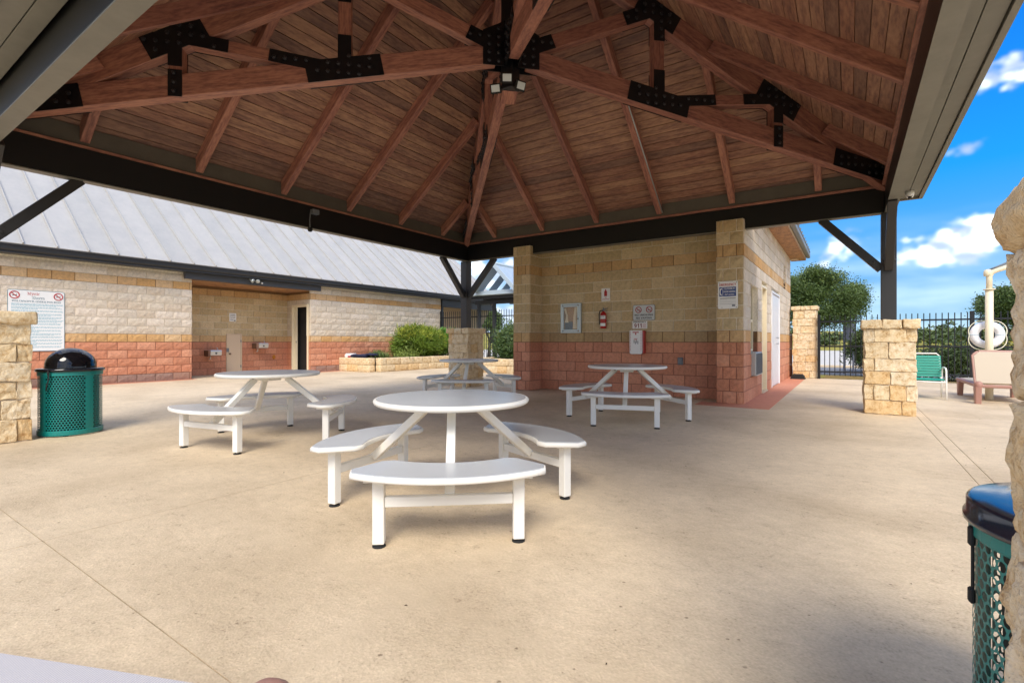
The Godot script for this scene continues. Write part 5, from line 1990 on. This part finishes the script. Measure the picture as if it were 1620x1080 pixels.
func can_body(t: Node3D, r: float, h: float):
	for k in 4:
		var a0 = k * TAU / 4 + 0.13
		var a1 = (k + 1) * TAU / 4 - 0.13
		var st = S()
		perforated(st, r, 0.06, h - 0.05, a0, a1, 13, 24, 0.0108, 0.0115)
		obj("perforated_panel", st, M.teal, t)
		var bd = S(true)
		lathe(bd, [Vector2(r + 0.004, 0.05), Vector2(r + 0.004, h - 0.02)], 6, Transform3D(), k * TAU / 4 - 0.14 - PI / 2, k * TAU / 4 + 0.14 - PI / 2)
		obj("band", bd, M.teal, t)
	var ring = S()
	lathe(ring, [Vector2(r - 0.02, 0.012), Vector2(r + 0.007, 0.012), Vector2(r + 0.009, 0.03), Vector2(r + 0.009, 0.06), Vector2(r + 0.004, 0.065), Vector2(r - 0.01, 0.065)], 48)
	lathe(ring, [Vector2(r - 0.01, h - 0.055), Vector2(r + 0.004, h - 0.055), Vector2(r + 0.007, h - 0.05), Vector2(r + 0.007, h - 0.01), Vector2(r - 0.01, h - 0.01)], 48)
	obj("hoop", ring, M.teal, t)
	var li = S(true)
	lathe(li, [Vector2(0, 0.03), Vector2(r - 0.06, 0.03), Vector2(r - 0.045, h - 0.02)], 32)
	obj("liner", li, M.liner, t)
	for k in 4:
		var a = k * TAU / 4 + PI / 4
		var ft = S()
		lathe(ft, [Vector2(0.025, 0), Vector2(0.025, 0.014), Vector2(0, 0.015)], 10)
		obj("foot", ft, M.rubber, t, at(sin(a) * (r - 0.04), 0, cos(a) * (r - 0.04)))


func make_lounger(label: String, sling: Material, where: Vector3, turn: float, back_up: float, wrap := 0.0) -> Node3D:
	# long axis along local z, back at +z end (hinge), x to the sides
	var t = thing("pool_lounger", label, "lounger", where, turn)
	var w = 0.36
	var hh = 0.315
	for s in [-1, 1]:
		var sr = S()
		prism(sr, PackedVector2Array([Vector2(-0.92, hh - 0.05), Vector2(0.92, hh - 0.05), Vector2(0.95, hh - 0.02), Vector2(0.94, hh + 0.005), Vector2(-0.94, hh + 0.005), Vector2(-0.95, hh - 0.02)]), [[0.008, -0.032], [0.0, -0.024], [0.0, 0.024], [0.008, 0.032]], Transform3D(Basis(Vector3.UP, -PI / 2), Vector3(s * w, 0, 0)))
		obj("side_rail", sr, M.terracotta, t)
		for e in [-0.62, 0.86]:
			var lg = S()
			var d = 1.0 if e > 0 else -1.0
			prism(lg, PackedVector2Array([Vector2(e - 0.10 + d * 0.03, hh - 0.04), Vector2(e - 0.055 + d * 0.06, 0.0), Vector2(e + 0.045 + d * 0.06, 0.0), Vector2(e + 0.10 + d * 0.03, hh - 0.04)]), [[0.01, -0.04], [0.0, -0.03], [0.0, 0.03], [0.01, 0.04]], Transform3D(Basis(Vector3.UP, -PI / 2), Vector3(s * (w + 0.01), 0, 0)))
			obj("leg", lg, M.terracotta, t)
		var kn = S(true)
		lathe(kn, [Vector2(0.05, hh - 0.05), Vector2(0.056, hh - 0.02), Vector2(0.055, hh + 0.015), Vector2(0.045, hh + 0.04), Vector2(0.025, hh + 0.055), Vector2(0, hh + 0.058)], 20)
		obj("corner_knob", kn, M.terracotta, t, at(s * w, 0, 0.905))
	for z in [-0.92, -0.3, 0.9]:
		box("cross_rail", M.terracotta, t, Vector3(-w + 0.03, hh - 0.05, z - 0.03), Vector3(w - 0.03, hh + 0.002, z + 0.03), 0.012)
	var se = S()
	bx(se, at(0, hh + 0.007, -0.18 + wrap * 3.2), Vector3(2 * w - 0.05 + wrap * 1.4, 0.012, 1.46 + wrap * 6.4), 0.004)
	if wrap > 0.0:
		for sd in [-1, 1]:
			bx(se, at(sd * (w + 0.034), hh - 0.03, -0.18 + wrap * 3.2), Vector3(0.012, 0.07, 1.455 + wrap * 6.4), 0.004)
	obj("seat_sling", se, sling, t)
	# raised back, hinged near the +z end and leaning towards -z
	var hinge = Vector3(0, hh - (0.06 if wrap > 0.0 else 0.0), 0.60)
	var tilt = deg_to_rad(back_up)
	var bk = part("backrest", t, Transform3D(Basis(Vector3.RIGHT, tilt), hinge))
	# local -z runs up the back
	var L = 0.60
	var bf = S()
	for s in [-1, 1]:
		bar_in(bf, Vector3(s * (w - 0.012), 0, 0), Vector3(s * (w - 0.012), 0, -L + 0.06), 0.035, 0.045, 0.01)
		bar_in(bf, Vector3(s * (w - 0.012), 0, -L + 0.07), Vector3(s * (w - 0.085), 0, -L), 0.035, 0.045, 0.01)
	bar_in(bf, Vector3(-w + 0.085, 0, -L), Vector3(w - 0.085, 0, -L), 0.035, 0.045, 0.01)
	obj("back_frame", bf, M.terracotta, bk)
	var sl = S()
	prism(sl, PackedVector2Array([Vector2(-w + 0.02, 0.0), Vector2(w - 0.02, 0.0), Vector2(w - 0.02, L - 0.09), Vector2(w - 0.09, L - 0.015), Vector2(-w + 0.09, L - 0.015), Vector2(-w + 0.02, L - 0.09)]), [[0.0, -0.02], [0.0, -0.012], [0.0, 0.022], [0.004, 0.026]], Transform3D(Basis(Vector3.RIGHT, -PI / 2), Vector3.ZERO))
	obj("back_sling", sl, sling, bk)
	return t


func furniture():
	# trash cans
	var t = thing("trash_can", "round teal perforated trash can with a black dome lid beside the left pier", "trash can", Vector3(-7.27, 0, -1.86), 0.35)
	can_body(t, 0.275, 0.71)
	var dm = S(true)
	lathe(dm, [Vector2(0.285, 0.700), Vector2(0.300, 0.702), Vector2(0.300, 0.728), Vector2(0.290, 0.733), Vector2(0.232, 0.735)], 48)
	obj("lid_rim", dm, M.gloss_black, t)
	var d2 = S(true)
	var prof := [Vector2(0.225, 0.733), Vector2(0.226, 0.76)]
	for i in 11:
		var a = i / 10.0 * PI / 2
		prof.append(Vector2(cos(a) * 0.225, 0.762 + sin(a) * 0.195))
	lathe(d2, prof, 48)
	obj("dome_lid", d2, M.gloss_black, t)
	var ch = S(true)
	tube(ch, [Vector3(0.10, 0.71, 0.285), Vector3(0.105, 0.62, 0.290), Vector3(0.08, 0.55, 0.292), Vector3(0.075, 0.50, 0.291)], 0.007, 6)
	bx(ch, at(0.10, 0.69, 0.29), Vector3(0.02, 0.05, 0.012), 0.003)
	obj("lid_tether", ch, M.rubber, t)
	var n = thing("trash_can", "teal perforated trash can with a flat glossy black lid cut by the right edge", "trash can", Vector3(0.512, 0, -1.555), -0.55)
	can_body(n, 0.272, 0.64)
	var fl = S(true)
	lathe(fl, [Vector2(0.278, 0.618), Vector2(0.290, 0.62), Vector2(0.290, 0.63), Vector2(0.284, 0.633), Vector2(0.284, 0.664), Vector2(0.281, 0.668), Vector2(0.276, 0.670), Vector2(0.2, 0.6715), Vector2(0.1, 0.6725), Vector2(0.0, 0.673)], 56)
	obj("flat_lid", fl, M.lid_black, n)
	var hk = S()
	for q in [[0.585, 0.045], [0.45, 0.035]]:
		bx(hk, Transform3D(Basis(Vector3.UP, -0.95), Vector3.ZERO) * at(0, q[0], 0.280), Vector3(0.02, q[1], 0.012), 0.004)
	bx(hk, Transform3D(Basis(Vector3.UP, -0.95), Vector3.ZERO) * at(0, 0.515, 0.278), Vector3(0.008, 0.14, 0.006), 0.002)
	obj("lid_tether", hk, M.rubber, n)
	# green strap chair facing the pavilion
	var c = thing("strap_chair", "green vinyl strap patio chair with white tube frame beside the right pier", "chair", Vector3(1.13, 0, -11.80))
	var fr = S(true)
	for s in [-1, 1]:
		var x = s * 0.29
		tube(fr, [Vector3(x, 0.0, 0.30), Vector3(x, 0.28, 0.27), Vector3(x, 0.50, 0.25), Vector3(x, 0.55, 0.20), Vector3(x, 0.56, 0.0), Vector3(x, 0.55, -0.18), Vector3(x, 0.50, -0.24), Vector3(x, 0.25, -0.27), Vector3(x, 0.0, -0.30)], 0.014, 8)
	tube(fr, [Vector3(-0.27, 0.33, 0.26), Vector3(-0.27, 0.335, 0.05), Vector3(-0.27, 0.35, -0.18), Vector3(-0.265, 0.55, -0.25), Vector3(-0.26, 0.76, -0.31), Vector3(-0.22, 0.805, -0.325), Vector3(0.22, 0.805, -0.325), Vector3(0.26, 0.76, -0.31), Vector3(0.265, 0.55, -0.25), Vector3(0.27, 0.35, -0.18), Vector3(0.27, 0.335, 0.05), Vector3(0.27, 0.33, 0.26)], 0.014, 8)
	tube(fr, [Vector3(-0.28, 0.31, 0.27), Vector3(0.28, 0.31, 0.27)], 0.013, 8)
	obj("frame", fr, M.white_paint, c)
	for i in 9:
		var z = 0.24 - i * 0.049
		box("strap", M.vinyl, c, Vector3(-0.285, 0.338 + i * 0.0015, z - 0.022), Vector3(0.285, 0.345 + i * 0.0015, z + 0.022), 0.003)
	for i in 8:
		var k = i / 7.0
		bar("strap", M.vinyl, c, Vector3(-0.28, lerpf(0.40, 0.745, k), lerpf(-0.185, -0.295, k)), Vector3(0.28, lerpf(0.40, 0.745, k), lerpf(-0.185, -0.295, k)), 0.045, 0.007, 0.002, Vector3(0, 1, -0.3))
	for x in [-0.14, 0.0, 0.14]:
		box("strap", M.vinyl, c, Vector3(x - 0.02, 0.328, -0.17), Vector3(x + 0.02, 0.334, 0.25), 0.002)
	# loungers
	make_lounger("terracotta framed pool lounger with raised beige sling back behind the fence side chair", M.sling, Vector3(2.14, 0, -12.08), 0.0, 64.0)
	var near = make_lounger("pool lounger with pale grey ribbed sling at the bottom left corner of the deck", M.sling_grey, Vector3(-1.62, 0, 0.16), 0.0, 0.0, 0.09)
	near.rotation.y = atan2(0.92, -0.39)
	# pole with a swept arm and the ring buoy
	var pole = thing("pool_lift_pole", "tall cream metal pole with a swept arm standing behind the lounger", "pole", Vector3(2.06, 0, -12.05))
	var ps = S(true)
	tube(ps, [Vector3(0, 0, 0), Vector3(0, 1.95, 0)], 0.056, 20)
	obj("post", ps, M.cream_paint, pole)
	var pc = S(true)
	lathe(pc, [Vector2(0.05, 1.94), Vector2(0.083, 1.945), Vector2(0.083, 1.96), Vector2(0.04, 1.965)], 20)
	obj("collar", pc, M.cream_paint, pole)
	var pa = S(true)
	tube(pa, [Vector3(0, 1.95, 0), Vector3(0, 2.18, 0), Vector3(0.03, 2.25, 0), Vector3(0.10, 2.285, 0), Vector3(0.9, 2.56, 0.05)], [0.043, 0.043, 0.043, 0.042, 0.040], 14)
	lathe(pa, [Vector2(0.0, 2.18), Vector2(0.055, 2.19), Vector2(0.058, 2.26), Vector2(0.045, 2.30), Vector2(0, 2.31)], 14, at(-0.02, 0, 0))
	obj("arm", pa, M.cream_paint, pole)
	var cw = S(true)
	tube(cw, [Vector3(0.0, 2.30, 0.02), Vector3(0.1, 2.345, 0.02), Vector3(0.22, 2.395, 0.02), Vector3(0.24, 2.44, 0.02), Vector3(0.9, 2.66, 0.07)], [0.012, 0.015, 0.02, 0.028, 0.03], 8)
	obj("hose", cw, M.grey_metal, pole)
	var rg = thing("ring_buoy", "white ring buoy with rope hanging behind the cream pole", "ring buoy", Vector3(2.06, 1.15, -12.22), 0.12)
	var tr = S(true)
	var pts := []
	for k in 40:
		var a = TAU * k / 40
		pts.append(Vector3(cos(a) * 0.180, sin(a) * 0.180, 0))
	tube(tr, pts, 0.066, 14, true)
	obj("ring", tr, M.ring_white, rg)
	var rp = S(true)
	var rps := []
	for k in 48:
		var a = TAU * k / 48
		var rr = 0.248 + 0.045 * absf(sin(a * 2.0))
		rps.append(Vector3(cos(a) * rr, sin(a) * rr - 0.01, 0.02))
	tube(rp, rps, 0.007, 6, true)
	obj("grab_rope", rp, M.rope, rg)
	for k in 4:
		var a = TAU * k / 4
		var bd = S(true)
		var bp := []
		for j in 16:
			var q = TAU * j / 16
			bp.append(Vector3(cos(a) * (0.180 + cos(q) * 0.0675), sin(a) * (0.180 + cos(q) * 0.0675), sin(q) * 0.0675))
		tube(bd, bp, 0.006, 5, true)
		obj("band", bd, M.ink_pale, rg)


# ---------------------------------------------------------------- beyond the fence
func tree(called: String, label: String, base: Vector3, high: float, crown: Vector3, cy: float, leaves: int, seed: int, colours: Array, group := "trees beyond the fence", trunks := 1, leaf_len := 0.13):
	var t = thing(called, label, "tree", base, 0.0, group)
	var g := RandomNumberGenerator.new()
	g.seed = seed
	var st = S(true)
	for k in trunks:
		var lean = Vector3(g.randfn() * 0.25, 0, g.randfn() * 0.25) * trunks
		var r = high * 0.035
		var fork = Vector3(0, cy * 0.45, 0) + lean * 0.5
		tube(st, [Vector3(lean.x * 0.1, -0.1, lean.z * 0.1), fork * 0.5, fork], [r * 1.3, r, r * 0.8], 8)
		for i in 5:
			var a = TAU * i / 5 + g.randf()
			var e = Vector3(cos(a) * crown.x * 0.6, cy + crown.y * (g.randf() * 0.7 - 0.2), sin(a) * crown.z * 0.6)
			var m = fork.lerp(e, 0.5) + Vector3(0, crown.y * 0.15, 0)
			tube(st, [fork, m, e], [r * 0.6, r * 0.4, r * 0.12], 6)
	obj("trunk", st, M.bark, t)
	var lf = spray_mesh(9, leaf_len, leaf_len * 0.17, 0.9, seed + 3)
	sprays("crown", t, Vector3(0, cy, 0), crown, leaves, lf, colours, seed, 0.25, 48, -0.85, 0.55, 0.46)
	return t


func far_things():
	var oak = [Color(0.036, 0.072, 0.016), Color(0.11, 0.165, 0.034), Color(0.18, 0.235, 0.055)]
	tree("oak_tree", "large spreading green oak behind the gate pier and fence", Vector3(-1.7, -0.74, -31.2), 5.8, Vector3(2.85, 1.8, 2.5), 3.85, 9500, 201, oak, "trees beyond the fence", 1, 0.13)
	tree("oak_tree", "lower dark branch mass of the oak just right of the gate pier", Vector3(1.0, -0.74, -30.6), 2.8, Vector3(1.15, 0.8, 1.1), 1.65, 1100, 202, [Color(0.026, 0.050, 0.012), Color(0.065, 0.10, 0.022)], "trees beyond the fence", 1, 0.15)
	tree("oak_tree", "small spreading tree seen through the fence behind the green chair", Vector3(4.0, -0.76, -29.0), 2.2, Vector3(1.9, 0.65, 1.4), 0.88, 1150, 203, [Color(0.024, 0.048, 0.012), Color(0.065, 0.10, 0.024)], "trees beyond the fence", 2, 0.15)
	tree("oak_tree", "small spreading tree seen through the fence left of the ring buoy", Vector3(6.3, -0.76, -31.0), 2.1, Vector3(1.7, 0.50, 1.3), 0.84, 1050, 204, [Color(0.024, 0.048, 0.012), Color(0.065, 0.10, 0.024)], "trees beyond the fence", 2, 0.15)
	tree("oak_tree", "loose round tree standing alone behind the cream pole", Vector3(9.6, -0.76, -48.0), 5.6, Vector3(2.5, 1.5, 2.2), 4.15, 3200, 205, oak, "trees beyond the fence", 1, 0.2)
	tree("shrub", "yellow flowering shrub low behind the street beyond the fence", Vector3(7.4, -0.76, -42.5), 1.6, Vector3(2.6, 0.75, 1.0), 0.75, 1400, 206, [Color(0.26, 0.22, 0.02), Color(0.45, 0.38, 0.03)], "bushes beyond the street", 1, 0.15)
	tree("shrub", "dark green bush beside the grey panel beyond the fence", Vector3(1.5, -0.76, -36.0), 1.8, Vector3(1.8, 0.8, 1.2), 1.0, 1600, 207, [Color(0.020, 0.045, 0.012), Color(0.06, 0.11, 0.024)], "bushes beyond the street", 1, 0.15)
	tree("far_tree", "pale tree far off between the entrance gate posts", Vector3(-24.0, -0.4, -32.0), 3.5, Vector3(1.1, 1.0, 1.0), 3.0, 900, 208, oak, "trees beyond the fence", 1, 0.2)
	var g := RandomNumberGenerator.new()
	g.seed = 99
	var hm := MultiMesh.new()
	hm.transform_format = MultiMesh.TRANSFORM_3D
	hm.use_colors = true
	hm.mesh = spray_mesh(10, 1.1, 0.3, 1.2, 8)
	hm.instance_count = 2600
	var spot := Vector3.ZERO
	var lump_r := 3.0
	for i in 2600:
		if i % 40 == 0:
			var az = deg_to_rad(-20.0 + g.randf() * 62.0)
			var d = 135.0 + g.randf() * 110.0
			spot = Vector3(sin(az) * d, -0.5 + clampf((d - 130.0) / 60.0, 0, 2.2) * 2.2, -cos(az) * d)
			lump_r = 2.0 + g.randf() * 3.5
		var q = Vector3(g.randfn(), absf(g.randfn()) * 0.5, g.randfn()) * lump_r * 0.6
		hm.set_instance_transform(i, Transform3D(Basis(Vector3.UP, g.randf() * TAU), spot + q))
		hm.set_instance_color(i, Color(0.035, 0.06, 0.018).lerp(Color(0.10, 0.14, 0.035), g.randf()))
	var ho := MultiMeshInstance3D.new()
	ho.name = "hillside_woods"
	ho.multimesh = hm
	ho.material_override = M.leaf
	add_child(ho)
	tag(ho, "scattered dark trees and scrub on the far hillside", "woods")
	stuff(ho)
	var s = thing("grey_panel", "plain grey sign panel on posts beyond the fence under the oak", "panel", Vector3(0.02, -0.76, -33.4), 0.55)
	box("panel", M.panel_grey, s, Vector3(-0.33, 1.75, -0.03), Vector3(0.33, 2.95, 0.03), 0.01)
	for x in [-0.25, 0.25]:
		box("post", M.panel_grey, s, Vector3(x - 0.04, 0, -0.08), Vector3(x + 0.04, 1.8, -0.031))
	var e = thing("utility_enclosure", "low brown wall and dark gate beyond the street behind the chair", "enclosure", Vector3(5.0, -0.76, -37.2), -0.55)
	box("wall", M.far_wall, e, Vector3(-1.6, 0, -0.3), Vector3(0.1, 0.80, 0.3), 0.01)
	box("gate", M.panel_grey, e, Vector3(0.14, 0.05, -0.05), Vector3(1.9, 0.85, 0.05), 0.01)
	box("cap", M.beige, e, Vector3(-1.65, 0.80, -0.35), Vector3(0.12, 0.87, 0.35), 0.01)
	var c = thing("parked_car", "blue parked car far off behind the entrance fence", "car", Vector3(-18.6, -0.02, -29.5), 0.7)
	var cp = S()
	prism(cp, PackedVector2Array([Vector2(-2.1, 0.3), Vector2(2.1, 0.3), Vector2(2.15, 0.7), Vector2(1.9, 0.85), Vector2(1.1, 0.92), Vector2(-1.9, 0.95), Vector2(-2.15, 0.8)]), [[0.1, -0.85], [0.0, -0.75], [0.0, 0.75], [0.1, 0.85]])
	obj("body", cp, M.car_blue, c)
	var cc = S()
	prism(cc, PackedVector2Array([Vector2(-1.8, 0.93), Vector2(1.05, 0.9), Vector2(0.45, 1.42), Vector2(-1.3, 1.45)]), [[0.12, -0.72], [0.0, -0.6], [0.0, 0.6], [0.12, 0.72]])
	obj("cabin", cc, M.window_dark, c)
	for q in [[-1.35, -0.72], [1.35, -0.72], [-1.35, 0.72], [1.35, 0.72]]:
		var wl = S(true)
		lathe(wl, [Vector2(0, -0.1), Vector2(0.32, -0.1), Vector2(0.33, 0), Vector2(0.32, 0.1), Vector2(0, 0.1)], 18, Transform3D(Basis(Vector3.RIGHT, PI / 2), Vector3(q[0], 0.33, q[1])))
		obj("wheel", wl, M.rubber, c)
